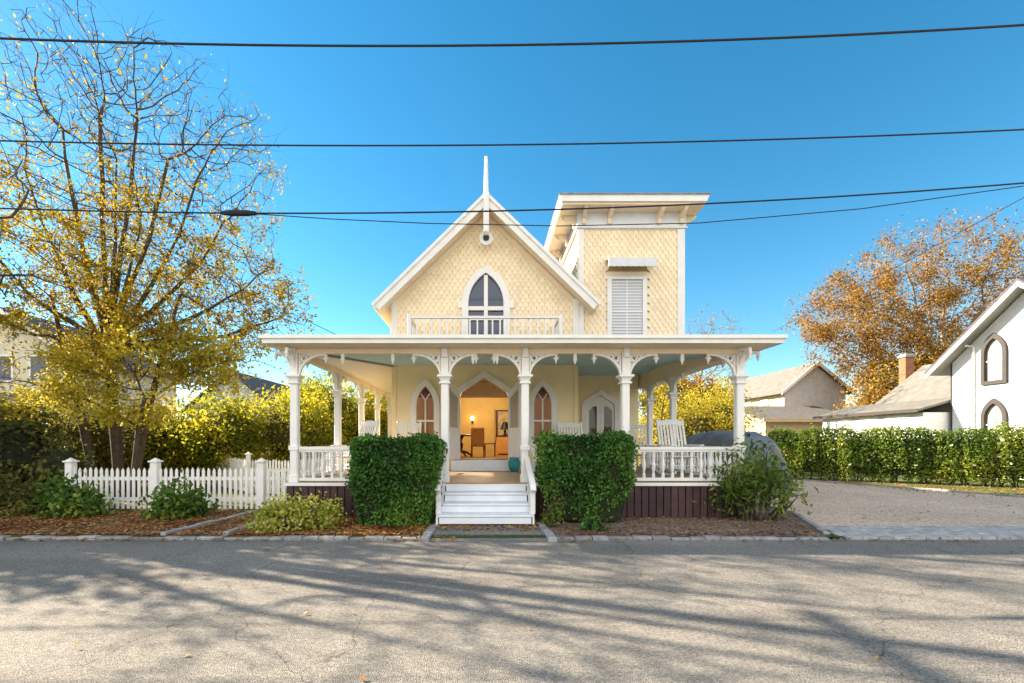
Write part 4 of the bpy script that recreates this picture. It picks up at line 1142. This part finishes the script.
# privet hedge along the driveway
t = thing('privet_hedge',(15.3,16.5,GZ),'long loose green hedge between the driveway and the white house','hedge')
ha, hb = np.array((11.7,19.0)), np.array((21.5,12.6))
n = 60000
u = rng.uniform(0,1,n); base = ha+(hb-ha)*u[:,None]
hd = (hb-ha)/np.linalg.norm(hb-ha); hn = np.array((-hd[1],hd[0]))
h_ = 1.9+np.interp(u, np.linspace(0,1,48), rng.uniform(-.12,.12,48))+np.interp(u, np.linspace(0,1,160), rng.uniform(-.07,.07,160))
v = rng.beta(1.25,1.05,n); wob = np.interp(u, np.linspace(0,1,70), rng.uniform(-1,1,70)); w_ = (.56+.10*wob)*(.55+.45*np.sin(PI*np.clip(v*.9+.15,0,1)))
th_ = rng.uniform(-1,1,n); off = np.sign(th_)*np.abs(th_)**.45*w_
gap = np.interp(u, np.linspace(0,1,60), rng.uniform(-1.3,1.3,60)) ; keep = ~((v < .26) & (gap+rng.normal(size=n)*.5 > .55))
P = np.stack([base[:,0]+hn[0]*off, base[:,1]+hn[1]*off, GZ+.08+v*h_+rng.normal(size=n)*.05],1)[keep]
leaves('foliage', P, .085, M['lf_privet'], t)
k = rng.choice(len(P), 420); leaves('blossom', P[k]+rng.normal(size=(420,3))*.06-np.array((hn[0],hn[1],0))*-.0, .11, M['lf_white'], t, aspect=.9)
mb = MB()
for i in range(44):
    c = ha+(hb-ha)*(i+.5+random.uniform(-.3,.3))/44
    for _ in range(4):
        e = (c[0]+random.uniform(-.4,.4),c[1]+random.uniform(-.4,.4),GZ+random.uniform(.7,1.4)); mb.tube([(c[0]+random.uniform(-.06,.06),c[1]+random.uniform(-.06,.06),GZ),e],[.022,.01],4)
mb.build('stem', M['bark_grey'], t)
mb = MB(); mb.sweep([(ha[0],ha[1],1.05),(hb[0],hb[1],1.05)],1.3,.5,(hn[0],hn[1],0)); mb.build('inner_branches', M['core'], t)

# yellow and green masses behind the left fence and porch
bush('yellow_bush',(-8.6,15.6,GZ),'big yellow green bush behind the picket fence left of the porch',
     [((-8.9,15.6,1.7),(1.6,1.3,1.5),1),((-7.0,16.2,1.9),(1.5,1.3,1.6),1),((-10.4,15.8,1.4),(1.2,1.1,1.3),1)],26000,.115,M['lf_lime'],core=M['core_y'],clump=.24,corek=.6)
bush('yellow_bush',(-5.9,18.6,GZ),'tall bright yellow bush seen between the left porch posts',
     [((-6.2,18.6,2.2),(1.7,1.4,2.1),1),((-4.7,19.4,1.9),(1.3,1.2,1.8),1),((-7.5,18.8,2.9),(1.0,1.0,1.3),1)],24000,.12,M['lf_lime'],core=M['core_y'],clump=.26,corek=.6)
bush('yellow_bush',(-4.0,24.5,GZ),'far yellow green bush at the back end of the left side porch',
     [((-4.6,24.5,2.6),(2.2,1.6,2.5),1)],10000,.15,M['lf_lime'],core=M['core_y'],clump=.3,corek=.6)
bush('undergrowth',(-13.5,15.0,GZ),'wide brownish green thicket behind the golden tree, below the pale house',
     [((-15.4,15.2,1.5),(1.7,1.1,1.5),1),((-13.0,14.8,1.4),(1.5,1.0,1.5),1),((-11.3,15.4,1.3),(1.2,.9,1.4),1),((-17.4,15.6,1.7),(1.5,1.1,1.7),1)],22000,.12,M['lf_olive'],clump=.26,corek=.62,core=M['core_y'])
# lemon shrub behind the right porch
bush('lemon_bush',(10.2,22,GZ),'bright lemon yellow bush seen through the right end of the porch',
     [((9.6,22,1.9),(1.9,1.5,1.8),1),((11.4,22.3,2.3),(1.5,1.4,2.0),1),((8.2,22.6,1.4),(1.2,1.2,1.3),1)],20000,.12,M['lf_lemon'],core=M['core_y'],clump=.26,corek=.6)
bush('golden_bush',(11.5,27,GZ),'taller ochre bush behind the lemon yellow bush',
     [((11.0,27,4.0),(2.6,1.8,1.7),1),((13.4,27.5,3.8),(1.7,1.6,1.5),1),((11.5,27,2.2),(2.6,1.6,2.0),1)],12000,.15,M['lf_copper'],core=M['core_y'],clump=.28)

# big shade shrubs at the left edge
bush('evergreen_shrub',(-10.9,10.9,GZ),'dark mottled shrub with pale flecks at the left edge behind the leaf bed',
     [((-11.2,10.7,1.2),(1.0,.8,1.2),1),((-10.1,10.7,.8),(.7,.6,.8),1),((-12.4,10.4,1.5),(1.1,.9,1.5),1)],9000,.12,M['lf_dark'],clump=.18)
bush('evergreen_shrub',(-14.3,9.2,GZ),'tall dense dark shrub beyond the left edge of the yard',
     [((-14.4,9.2,2.0),(1.6,1.3,2.0),1),((-13.4,9.6,1.6),(1.2,1.0,1.6),1),((-16.0,9.4,2.4),(1.6,1.4,2.4),1),((-13.0,8.9,2.6),(1.0,.8,1.3),1)],13000,.16,M['lf_dark'],clump=.22)
bush('evergreen_tree',(-16.2,10.9,GZ),'big dense evergreen screen beyond the left edge that shades the fence and the near road',
     [((-18.0,9.0,3.9),(1.6,1.1,3.7),1),((-16.3,10.0,4.1),(1.5,1.1,3.9),1),((-14.7,11.5,4.3),(1.1,1.0,4.0),1),((-15.4,10.8,4.9),(1.0,.9,3.0),1),((-19.8,8.9,3.6),(1.5,1.1,3.6),1)],34000,.16,M['lf_dark'],clump=.24,cat='tree')
bush('low_shrub',(-9.6,9.5,GZ),'low dull green ground shrub under the leftmost fence post',[((-9.9,9.4,.35),(.9,.5,.35),1),((-11.2,9.2,.35),(.9,.5,.35),1)],4200,.10,M['lf_dark'],clump=.13,core_on=False)

# ------------------------------------------------------------------ trees
# the golden tree behind the fence
TB = (-9.9,12.2,GZ)
tips_ = []
for px, py, Y in ((-30,190,12.0),(10,70,12.6),(55,15,12.0),(98,-5,12.5),(140,15,12.0),(178,55,12.4),(212,100,11.7),(246,150,12.3),(284,225,12.0),(312,285,11.8),(230,330,11.4),(-20,300,11.8),(70,120,13.2),(150,140,11.2),(120,60,11.4)):
    tips_.append(at(px,py,Y))
trunk_ = [(-9.9,12.2,GZ-.1),(-9.92,12.2,1.0),(-10.0,12.2,2.0),(-10.1,12.2,3.0),(-10.15,12.2,3.7),(-10.2,12.2,4.2)]
ch = limbs_from(trunk_,5,tips_,.66,.6)
n0 = 0
ch += [(-1,[(-9.65,12.35,GZ-.1),(-9.5,12.35,1.0),(-9.3,12.35,2.2),(-9.0,12.35,3.3),(-8.7,12.3,4.4),(-8.3,12.3,5.6)]),(-1,[(-10.3,12.0,GZ-.1),(-10.5,12.0,1.2),(-10.8,12.0,2.6),(-11.2,12.0,4.0),(-11.5,12.0,5.4)])]
ells = [((-10.4,12.2,8.2),(3.0,2.6,3.6),3),((-8.6,12.2,6.4),(3.0,2.4,2.4),2.6),((-7.2,12.0,5.2),(2.7,1.9,1.5),1.8),((-11.5,12.0,6.4),(2.4,2.2,2.4),1.6),((-9.3,12.2,10.2),(2.6,1.9,2.4),1.7),((-11.0,12.2,11.2),(2.2,1.8,2.2),1.2),((-9.0,11.8,4.2),(2.4,1.6,1.0),1.2),((-7.1,12.2,9.3),(1.7,1.5,1.6),1.0)]
def dn(src):
    z = src[:,2]; x = src[:,0]
    return np.interp(z,[3,4.4,7.0,8.4,9.6,12],[1.0,1.6,1.2,.5,.14,.05])*(.5+.8*rng.uniform(0,1,len(z)))
make_tree('golden_tree',TB,'tall multi stemmed tree with golden leaves and bare top behind the picket fence',ch,ells,5600,M['bark_grey'],M['lf_yellow'],30000,.085,step=.22,di=2.2,dk=.30,tip=.0075,pw=2.35,per=.9,tw=.5,split=.045,spread=.09,dens=dn,rmax=.13,limb=((0,3,4.4,6),(.11,.09,.06,.022),.07,.016))
ch = [(-1,[(-9.0,11.5,GZ-.1),(-8.95,11.5,1.0),(-8.8,11.45,2.0),(-8.6,11.4,2.7)])]
make_tree('young_tree',(-9.0,11.5,GZ),'slender trunked young tree with low bright yellow leaves just behind the picket fence',ch,[((-8.0,11.4,3.7),(2.3,1.0,1.0),1),((-10.3,11.4,3.4),(2.0,.9,.9),.9),((-6.4,11.4,3.5),(1.2,.8,.7),.4),((-9.3,11.2,2.5),(1.5,.7,.7),.55),((-11.6,11.3,2.6),(1.0,.7,.7),.35)],1200,M['bark_grey'],M['lf_lemon'],12500,.10,step=.22,di=1.8,dk=.36,tip=.007,per=.8,spread=.12,rmax=.07)
# tree at the left edge whose limbs arch into view and whose shade lies across the road
ch = [(-1,[(-9.9,8.2,GZ-.1),(-9.85,8.2,1.0),(-9.6,8.15,1.9),(-9.2,8.1,2.6),(-9.0,8.1,3.5),(-9.15,8.15,4.6),(-9.3,8.2,5.6)])]
ells = [((-11.6,8.4,7.4),(2.2,2.0,2.2),1.6),((-11.6,8.4,6.0),(2.0,1.8,1.6),1),((-9.6,8.8,6.2),(1.2,1.0,1.2),.5),((-9.3,9.4,5.0),(.9,.9,.8),.25)]
make_tree('edge_tree',(-9.9,8.2,GZ),'dark trunked tree with arching limbs reaching in at the left edge',ch,ells,500,M['bark_grey'],M['lf_yellow'],1500,.10,step=.3,di=2.6,dk=.5,tip=.009,pw=2.05,per=.7,tw=.4,split=.05,dens=lambda s: np.clip(1.3-(s[:,2]-4)*.16,.1,2)*np.where(s[:,0]<-10.2,1.6,.5),rmax=.19)
# upright many stemmed tree just out of the frame on the left: its stems streak the road with shade
tb_ = [(-12.8,9.7,GZ-.1),(-12.8,9.7,.9),(-12.8,9.7,1.7),(-12.8,9.7,2.4)]
tp_ = [(-14.6,8.9,10.5),(-13.6,10.9,11.5),(-12.9,9.1,11.8),(-12.2,10.4,11.0),(-11.6,9.4,9.6),(-13.9,9.9,12.0),(-12.6,11.4,9.8),(-14.8,10.4,9.2),(-11.9,8.7,8.4)]
ch = limbs_from(tb_,3,tp_,.82,.7,9)
make_tree('upright_tree',(-12.8,9.7,GZ),'many stemmed bare tree just beyond the left edge of the picture',ch,[((-13.2,9.8,8.6),(2.0,1.7,3.2),1)],260,M['bark_grey'],M['lf_yellow'],500,.10,step=.32,di=1.6,dk=.6,tip=.009,per=.25,tw=.35,rmax=.2,limb=((0,2.4),(.19,.17),.12,.03))
# copper tree behind the white house: broad, pale limbs
bx, by = 33.5, 33.0
ch = [(-1,[(bx,by,GZ-.1),(bx,by,2),(bx-.1,by,4),(bx-.1,by,6)])]
ells = [((33.0,33,12.2),(8.0,5,5.6),3),((27.0,32,10.0),(5.4,4,3.8),2),((38.5,33,11.5),(6,5,5),1.5),((27.6,32,7.0),(2.6,3,2.2),.8)]
make_tree('copper_beech',(bx,by,GZ),'huge spreading pale limbed tree with thin copper leaves behind the white house',ch,ells,1900,M['bark_pale'],M['lf_rust'],52000,.16,step=.55,di=5,dk=.95,tip=.023,pw=2.0,per=1.8,tw=.9,split=.09,spread=.30,dens=lambda q: np.clip(1.6-(q[:,2]-6)*.10-(q[:,0]-26)*.03,.22,2),trop=(0,0,.05),rmax=.5)
bush('amber_tree',(27.5,30,GZ),'dense amber leaved tree below the copper beech crown, behind the brick chimney',
     [((27.0,30,4.6),(2.8,2.2,2.8),1),((29.6,30.3,5.6),(2.6,2.2,2.9),1),((25.8,30.4,3.4),(1.6,1.6,2.2),1),((30.6,30,3.6),(2.2,2,2.6),1)],26000,.17,M['lf_copper'],cat='tree',core=M['core_y'],clump=.36,corek=.62)
# bare tree behind the tower
ch = [(-1,[(13.2,29,GZ-.1),(13.3,29,2),(13.4,29,4.2)])]
make_tree('bare_tree',(13.2,29,GZ),'leafless fine twigged tree showing over the porch roof right of the tower',ch,[((14.0,29,7.6),(3.0,2.2,2.4),1)],1100,M['bark_pale'],M['lf_rust'],160,.12,step=.36,di=3,dk=.5,tip=.014,per=2.2,tw=.6,group=None,rmax=.14)
# slim tree by the porch right side
ch = [(-1,[(7.6,20.3,GZ-.1),(7.5,20.3,1.1),(7.7,20.3,2.2)])]
make_tree('slim_tree',(7.6,20.3,GZ),'slim dark trunked tree with sparse yellow leaves seen between the right porch posts',ch,[((7.7,20.3,3.2),(1.2,1.0,1.3),1)],260,M['bark_grey'],M['lf_lemon'],1400,.13,step=.25,di=1.8,dk=.4,tip=.008,per=.6,rmax=.09)

# ------------------------------------------------------------------ the covered car
t = thing('covered_car',(7.55,15.5,GZ),'car under a wrinkled grey blue cover parked beyond the right end of the porch','car')
prof = [(-2.2,.62,.55),(-2.15,1.02,.80),(-1.9,1.16,.88),(-1.2,1.24,.92),(-.85,1.36,.90),(-.2,1.80,.80),(.6,1.86,.80),(1.5,1.82,.80),(2.05,1.62,.80),(2.22,1.1,.84),(2.28,.6,.84)]
mb = MB(); seg = 36; vs = []; fs = []
hd_ = Vector((-.24,.97)).normalized(); sd_ = Vector((hd_.y,-hd_.x))
def carp(u, w, z): return (7.55-hd_.x*u+sd_.x*w, 15.5-hd_.y*u+sd_.y*w, GZ+z)
sec = []
for x, h, hw in prof: sec.append((x,h,hw))
xs = np.linspace(-2.22,2.27,64)
for k, x in enumerate(xs):
    h = np.interp(x,[p[0] for p in prof],[p[1] for p in prof]); hw = np.interp(x,[p[0] for p in prof],[p[2] for p in prof])
    for j in range(seg+1):
        a = PI*j/seg; c, s_ = math.cos(a), math.sin(a)
        u = (abs(c)**.30)*(1 if c > 0 else -1); z = max(0,s_)**.36
        fold = 1+.03*math.sin(9*x+5*a)-.05*(abs(math.sin(7.3*a+1.7*x))<.22)*(1-z)+.03*math.sin(23*x+2*a)*(1-z)+.05*abs(math.sin(8*a+2.5*x+1.2*math.sin(5*x)))*(1.2-z)
        w = u*hw*(1.06-.20*max(0,z-.45)/.55*(1 if h > 1.3 else .4))*fold
        vs.append(carp(x, w, .06+z*(h-.06)+.012*math.sin(14*x)*z))
for k in range(len(xs)-1):
    for j in range(seg): a = k*(seg+1)+j; fs.append((a,a+1,a+seg+2,a+seg+1))
fs += [tuple(range(seg+1)), tuple((len(xs)-1)*(seg+1)+j for j in range(seg,-1,-1))]
mb.add(vs,fs).build('fabric_cover', M['cover'], t, smooth=True)
for u in (-1.35,1.4):
    for w in (-.78,.78):
        mb = MB(); ring = [carp(u,w+dw,0) for dw in (-.1,.1)]
        c0 = Vector(carp(u,w-.1,.33)); c1 = Vector(carp(u,w+.1,.33))
        mb.tube([c0,c1],.33,18); mb.build('wheel', M['black'], t)

# ------------------------------------------------------------------ neighbour buildings
# white gothic house on the right, gable end facing the driveway
N_ = thing('white_house',(21,17,GZ),'bright white gabled house with grey pointed windows at the right edge','house')
nx = 21.0; ny0, ny1 = 14.5, 20.6; ry = 17.55
apz, evz = 7.7, 5.15
def lan_y(cy, hw, z0, zs, zp): return lancet(cy,hw,z0,zs,zp,7)
w1 = lan_y(18.85,.34,4.15,5.3,5.9); w2 = lan_y(18.85,.34,1.5,2.6,3.2)
out = [(ny0,.1),(ny1,.1),(ny1,evz),(ry,apz),(ny0,evz)]
mb = MB(); mb.sheet(out,[w1,w2],lambda u,v:(nx,u,v))
mb.build('gable_wall', M['white_wall'], N_)
for y in (ny0,ny1-.1):
    mb = MB(); mb.box(nx+.02,31,y,y+.1,.1,evz); mb.build('side_wall', M['white_wall'], N_)
for w, o in ((w1,lan_y(18.85,.48,4.0,5.3,6.12)),(w2,lan_y(18.85,.48,1.3,2.6,3.42))):
    mb = MB(); n = len(w)
    vs = [(nx-.09,u,v) for u,v in o]+[(nx-.09,u,v) for u,v in w]+[(nx+.05,u,v) for u,v in o]+[(nx+.05,u,v) for u,v in w]
    fs = []
    for i in range(n):
        j = (i+1)%n; fs += [(i,j,n+j,n+i),(j,i,2*n+i,2*n+j),(n+i,n+j,3*n+j,3*n+i)]
    wo = mb.add(vs,fs).build('window', M['grey_frame'], N_)
    mb = MB(); zs = [v for u,v in w]; zb, zt = min(zs), max(zs)
    mb.box(nx-.01,nx+.03,18.835,18.865,zb,zt-.2); mb.box(nx-.018,nx+.03,18.51,18.819,zb+.8,zb+.84); mb.box(nx-.018,nx+.03,18.881,19.19,zb+.8,zb+.84)
    mb.build('sash_bars', M['trim'], wo)
    mb = MB(); mb.sheet(w,[],lambda u,v:(nx+.03,u,v)); mb.build('pane', M['glass_pale'], wo)
    mb = MB(); mb.box(nx+.3,nx+.32,18.2,19.5,zb-.2,zt+.2); mb.build('curtain', M['curtain'], wo)
sl_ = (apz-evz)/(ny1-ry)
for s_, ye in ((1,21.25),(-1,13.85)):
    ze = apz+.18-sl_*abs(ye-ry)*.98
    mb = MB(); th = .10
    mb.prism([(ry,apz+.22),(ye,ze),(ye,ze-.1),(ry,apz+.12)],10.5,'x',nx-.62); mb.build('roof', M['roof_dark'], N_)
    mb = MB(); mb.prism([(ry,apz+.118),(ye,ze-.102),(ye,ze-.30),(ry,apz-.08)],.06,'x',nx-.60); mb.build('bargeboard', M['trim'], N_)
    mb = MB(); mb.prism([(ry,apz+.117),(ye-.02*s_,ze-.103),(ye-.02*s_,ze-.16),(ry,apz+.06)],10.3,'x',nx-.535); mb.build('soffit', M['grey_soffit'], N_)
mb = MB(); mb.tube([(nx-.06,19.62,.1),(nx-.06,19.62,5.7),(nx-.3,19.75,5.78)],.045,8); mb.build('downpipe', M['trim'], N_)
mb = MB(); mb.box(nx-.03,nx+.12,ny1-.02,ny1+.03,.1,evz); mb.build('corner_board', M['grey_frame'], N_)
# rear wing
mb = MB(); mb.box(21.6,27.0,20.7,25.2,.1,3.5); mb.build('wing_wall', M['white_wall'], N_)
mb = MB(); mb.prism([(21.35,3.42),(24.3,5.75),(27.2,3.42),(27.2,3.52),(24.3,5.87),(21.35,3.52)],4.75,'y',20.66); mb.build('wing_roof', M['roof_pale'], N_)
mb = MB(); mb.sheet([(21.6,3.5),(27,3.5),(24.3,5.72)],[],lambda u,v:(u,25.21,v)); mb.build('wing_gable', M['white_wall'], N_)
mb = MB(); mb.box(19.85,21.58,20.75,27.0,.1,2.95); lw = mb.build('lean_to_wall', M['white_wall'], N_)
mb = MB(); mb.prism([(19.55,3.0),(21.7,3.62),(21.7,3.72),(19.55,3.1)],6.7,'y',20.68); mb.build('lean_to_roof', M['roof_pale'], N_)
mb = MB(); mb.box(19.5,19.549,20.66,27.4,2.96,3.12); mb.build('gutter', M['grey_frame'], N_)
for y in (21.6,23.2,24.9):
    mb = MB(); mb.box(19.80,19.849,y,y+1.1,1.9,2.75); wo = mb.build('window', M['trim'], N_)
    mb = MB(); mb.box(19.785,19.80,y+.1,y+.52,1.98,2.66); mb.box(19.785,19.80,y+.58,y+1.0,1.98,2.66); mb.build('pane', M['glass_pale'], wo)
mb = MB(); mb.cbox(24.05,24.55,26.2,26.65,.1,6.5,.01); mb.build('chimney', M['brick'], N_)
mb = MB(); mb.cbox(23.99,24.61,26.14,26.71,6.501,6.62,.02); mb.cbox(24.05,24.55,26.2,26.65,6.621,6.70,.02); mb.build('chimney_cap', M['granite'], N_)

# barn behind
B_ = thing('barn',(25,35,GZ),'grey shingled barn with pale mossy roof beyond the covered car','barn')
bx0, bx1, by0, by1, be, bp = 22.8, 27.5, 35., 46., 5.6, 7.55; bm = (bx0+bx1)/2
mb = MB(); mb.sheet([(bx0,.1),(bx1,.1),(bx1,be),(bm,bp),(bx0,be)],[],lambda u,v:(u,by0,v)); mb.build('gable_wall', M['grey_wall'], B_)
for x in (bx0,bx1):
    mb = MB(); mb.quad((x,by0+.01,.1),(x,by1,.1),(x,by1,be),(x,by0+.01,be)); mb.build('side_wall', M['tan_wall'], B_)
for sx, xe in ((-1,bx0-.45),(1,bx1+.45)):
    k = (bp-be)/(bm-bx0); ze = bp+.15-k*abs(xe-bm)
    mb = MB(); mb.prism([(bm,bp+.2),(xe,ze+.05),(xe,ze-.08),(bm,bp+.06)],12,'y',by0-.35); mb.build('roof', M['roof_pale'], B_)
    mb = MB(); mb.prism([(bm,bp+.22),(xe,ze+.07),(xe,ze-.20),(bm,bp-.05)],.06,'y',by0-.412); mb.build('bargeboard', M['trim'], B_)
for y in (37.,39.4,41.8):
    mb = MB(); mb.box(bx0-.06,bx0-.01,y,y+1.0,3.7,5.1); wo = mb.build('window', M['trim'], B_)
    mb = MB(); mb.box(bx0-.075,bx0-.061,y+.12,y+.88,3.82,4.98); mb.build('pane', M['glass_pale'], wo)
D_ = thing('shed',(21,31,GZ),'low grey roofed shed in front of the barn','shed')
mb = MB(); mb.box(18.9,24.4,31,34.4,.1,3.0); mb.build('wall', M['tan_wall'], D_)
mb = MB(); mb.prism([(30.6,3.05),(34.5,4.2),(34.5,4.32),(30.6,3.17)],6.4,'x',18.5); mb.build('roof', M['shingle_roof'], D_)
mb = MB(); mb.box(18.5,24.9,30.52,30.599,2.95,3.2); mb.build('fascia', M['tan_wall'], D_)
mb = MB(); mb.cbox(20.2,21.2,30.94,30.99,1.2,2.3,.01); wo = mb.build('window', M['trim'], D_)
mb = MB(); mb.box(20.3,21.1,30.92,30.939,1.3,2.2); mb.build('pane', M['glass_dark'], wo)

# houses on the left behind the trees
A_ = thing('shingled_house',(-27,26,GZ),'pale house with dark gabled roof behind the tree at the left edge','house')
ax0, ax1, ay0, ay1, ae, ap = -32.0, -23.3, 26.0, 34.0, 6.2, 9.0; am = -27.6
mb = MB(); mb.sheet([(ax0,.1),(ax1,.1),(ax1,ae),(am,ap),(ax0,ae)],[],lambda u,v:(u,ay0,v)); mb.build('gable_wall', M['cream_wall'], A_)
for x in (ax0,ax1):
    mb = MB(); mb.quad((x,ay0+.01,.1),(x,ay1,.1),(x,ay1,ae),(x,ay0+.01,ae)); mb.build('side_wall', M['cream_wall'], A_)
for xe in (ax0-.5,ax1+.5):
    k = (ap-ae)/(am-ax0); ze = ap+.15-k*abs(xe-am)
    mb = MB(); mb.prism([(am,ap+.25),(xe,ze+.1),(xe,ze-.1),(am,ap+.05)],8.5,'y',ay0-.45); mb.build('roof', M['roof_dark'], A_)
    mb = MB(); mb.prism([(am,ap+.26),(xe,ze+.11),(xe,ze-.18),(am,ap-.05)],.06,'y',ay0-.512); mb.build('bargeboard', M['trim'], A_)
mb = MB(); mb.prism([(23.6,3.5),(26.0,4.3),(26.0,4.42),(23.6,3.62)],9.4,'x',-32.3); mb.build('porch_roof', M['shingle_roof'], A_)
for x in (-31.8,-29.0,-26.2,-23.4):
    mb = MB(); mb.cbox(x-.1,x+.1,23.7,23.9,.1,3.55,.01); mb.build('porch_post', M['trim'], A_)
for x, z in ((-30.4,1.3),(-27.9,1.3),(-25.2,1.3),(-28.2,5.0),(-26.2,5.0)):
    mb = MB(); mb.box(x,x+1.1,ay0-.05,ay0-.01,z,z+1.6); wo = mb.build('window', M['trim'], A_)
    mb = MB(); mb.box(x+.12,x+.98,ay0-.065,ay0-.051,z+.12,z+1.48); mb.build('pane', M['glass_dark'], wo)
E_ = thing('dark_roofed_house',(-16.8,30,GZ),'house with steep dark roof showing above the yellow bushes','house')
mb = MB(); mb.sheet([(-19.5,.1),(-14.2,.1),(-14.2,3.9),(-16.8,6.1),(-19.5,3.9)],[],lambda u,v:(u,30,v)); mb.build('gable_wall', M['grey_wall'], E_)
for x in (-14.2,-19.5):
    mb = MB(); mb.quad((x,30.01,.1),(x,38,.1),(x,38,3.9),(x,30.01,3.9)); mb.build('side_wall', M['grey_wall'], E_)
for xe, ze in ((-20.1,3.5),(-13.6,3.5)):
    mb = MB(); mb.prism([(-16.83,6.32),(xe,ze+.1),(xe,ze-.05),(-16.83,6.15)],8.8,'y',29.6); mb.build('roof', M['roof_dark'], E_)

# ------------------------------------------------------------------ overhead lines
poles = []
for x, y, h, lab in ((-24.0,7.4,10.6,'wooden utility pole at the kerb far beyond the left edge'),(-14.0,10.28,11.2,'tall wooden utility pole beyond the left edge, set back from the kerb'),(16.0,7.9,10.2,'wooden utility pole at the kerb beyond the driveway')):
    t = thing('utility_pole',(x,y,GZ),lab,'pole','utility poles carrying the wires')
    mb = MB(); mb.tube([(x,y,GZ-.2),(x,y,h*.5),(x,y,h)],[.15,.13,.10],10); mb.build('shaft', M['pole'], t)
    mb = MB(); mb.box(x-.06,x+.06,y-1.2,y+.6,h-.9,h-.78); mb.build('crossarm', M['pole'], t)
def wire(label, pts, Y, r, ends=True, name='power_line'):
    """pts: (px,py) as seen; strung at depth Y"""
    P = [at(px,py,Y) for px,py in pts]
    xs_ = [p.x for p in P]; zs_ = [p.z for p in P]
    c = np.polyfit(xs_, zs_, 2 if len(P) > 2 else 1)
    L0, L1 = -24.0, 16.0
    q = [(x, Y+(7.9-Y)*max(0,(abs(x-1)-12.5)/2.5)**2*.0, float(np.polyval(c,x))) for x in np.linspace(L0,L1,81)]
    mb = MB(); mb.tube(q, r, 8); o = mb.build(name, M['wire']); return tag(o, label, 'wire', 'overhead wires')
wire('topmost black overhead wire crossing the sky near the top edge',[(0,38),(250,46),(520,44),(760,39),(1024,25)],6.9,.016)
wire('second overhead wire from the top, above the finial',[(70,142),(400,147),(700,140),(1024,130)],7.1,.012)
w3 = wire('third overhead wire, carrying a thick black splice sleeve on the left',[(20,209),(240,213),(500,211),(760,201),(1024,183)],7.4,.013)
a = at(222,214.0,7.4); b = at(256,214.2,7.4)
c3 = np.polyfit([at(p[0],p[1],7.4).x for p in [(20,209),(240,213),(500,211),(760,201),(1024,183)]],[at(p[0],p[1],7.4).z for p in [(20,209),(240,213),(500,211),(760,201),(1024,183)]],2)
mb = MB(); q = [(x,7.4,float(np.polyval(c3,x))) for x in np.linspace(a.x,b.x,5)]; mb.tube(q,[.03,.05,.05,.05,.03],8); mb.build('splice_sleeve', M['wire'], w3)
P_ = [at(256,214,7.4), at(330,219,7.45), at(430,223.5,7.5), at(560,226,7.5), at(700,223,7.5), at(860,209,7.5), at(1024,186,7.5)]
d_ = (P_[-1]-P_[-2]).normalized(); P_.append(P_[-1]+d_*((16-P_[-1].x)/d_.x))
mb = MB(); mb.tube(P_,.008,5); tag(mb.build('power_line', M['wire']),'thin slack wire sagging from the splice sleeve past the gable','wire','overhead wires')
f_ = at(772,332,30); n_ = Vector((16.0,7.9,9.5))
mb = MB(); mb.tube([f_,f_.lerp(n_,.5)+Vector((0,0,-.10)),n_],.012,5); tag(mb.build('power_line', M['wire']),'service wire rising steeply to the right edge from beyond the porch','wire','overhead wires')
f_ = at(345,339,13.2); n_ = Vector((-14,10.28,9.3))
mb = MB(); mb.tube([n_,f_.lerp(n_,.5)+Vector((0,0,-.1)),f_],.009,5); tag(mb.build('power_line', M['wire']),'short service wire running down to the left porch roof','wire','overhead wires')

# ------------------------------------------------------------------ fallen leaves
def scatter(poly, n, z, bias=None):
    xs_ = [p[0] for p in poly]; ys_ = [p[1] for p in poly]; out_ = []
    while len(out_) < n:
        x = random.uniform(min(xs_),max(xs_)); y = random.uniform(min(ys_),max(ys_))
        if inside(poly,x,y): out_.append((x,y,z+abs(random.gauss(0,.010))))
    return out_
Q = []
Q += scatter([(-14,7.3),(-5.25,7.3),(-5.0,9.9),(-14,9.9)],7000,GZ+.012)
Q += scatter([(-5.2,7.25),(-4.2,7.25),(-4.2,9.8),(-5.0,9.8)],500,GZ+.012)
Q += scatter([(-4.2,7.3),(-1.0,7.3),(-.95,9.0),(-4.2,9.0)],3600,GZ+.012)
Q += scatter([(1.0,7.3),(5.3,7.3),(6.2,9.6),(6.2,9.0),(1.0,9.0)],260,GZ+.012)
Q += scatter([(-.9,7.6),(.9,7.6),(.9,8.15),(-.9,8.15)],380,GZ+.018)
Q += scatter([(-8,7.0),(-.5,7.0),(-.5,7.25),(-8,7.25)],420,RZ+.012)
Q += scatter([(-14,10),(-4.2,10),(-4.2,15),(-14,15)],2500,GZ+.012)
Q += scatter([(13,12),(19,12),(17,16),(12,18)],1500,GZ+.012)
Q += scatter([(1,6.9),(15,6.9),(15,7.2),(1,7.2)],220,RZ+.012)
Q += scatter([(6.5,8.3),(14,8.3),(13,16),(7,16)],160,GZ+.014)
Q += scatter([(-14,7.27),(-1.1,7.27),(-1.1,7.6),(-14,7.6)],1600,GZ+.014)
Q += scatter([(1.1,7.27),(5.3,7.27),(5.3,7.5),(1.1,7.5)],160,GZ+.014)
sz = [.066]*len(Q); rd = scatter([(-9,2.2),(10,2.2),(10,7.1),(-9,7.1)],70,RZ+.006); Q += rd; sz += [.05]*len(rd); sz = np.array(sz)
Q = np.array(Q)
o = leaves('fallen_leaves', Q, sz, M['lf_fallen'], None, np.tile([0,0,1.],(len(Q),1)), .76, .62); o['kind'] = 'stuff';
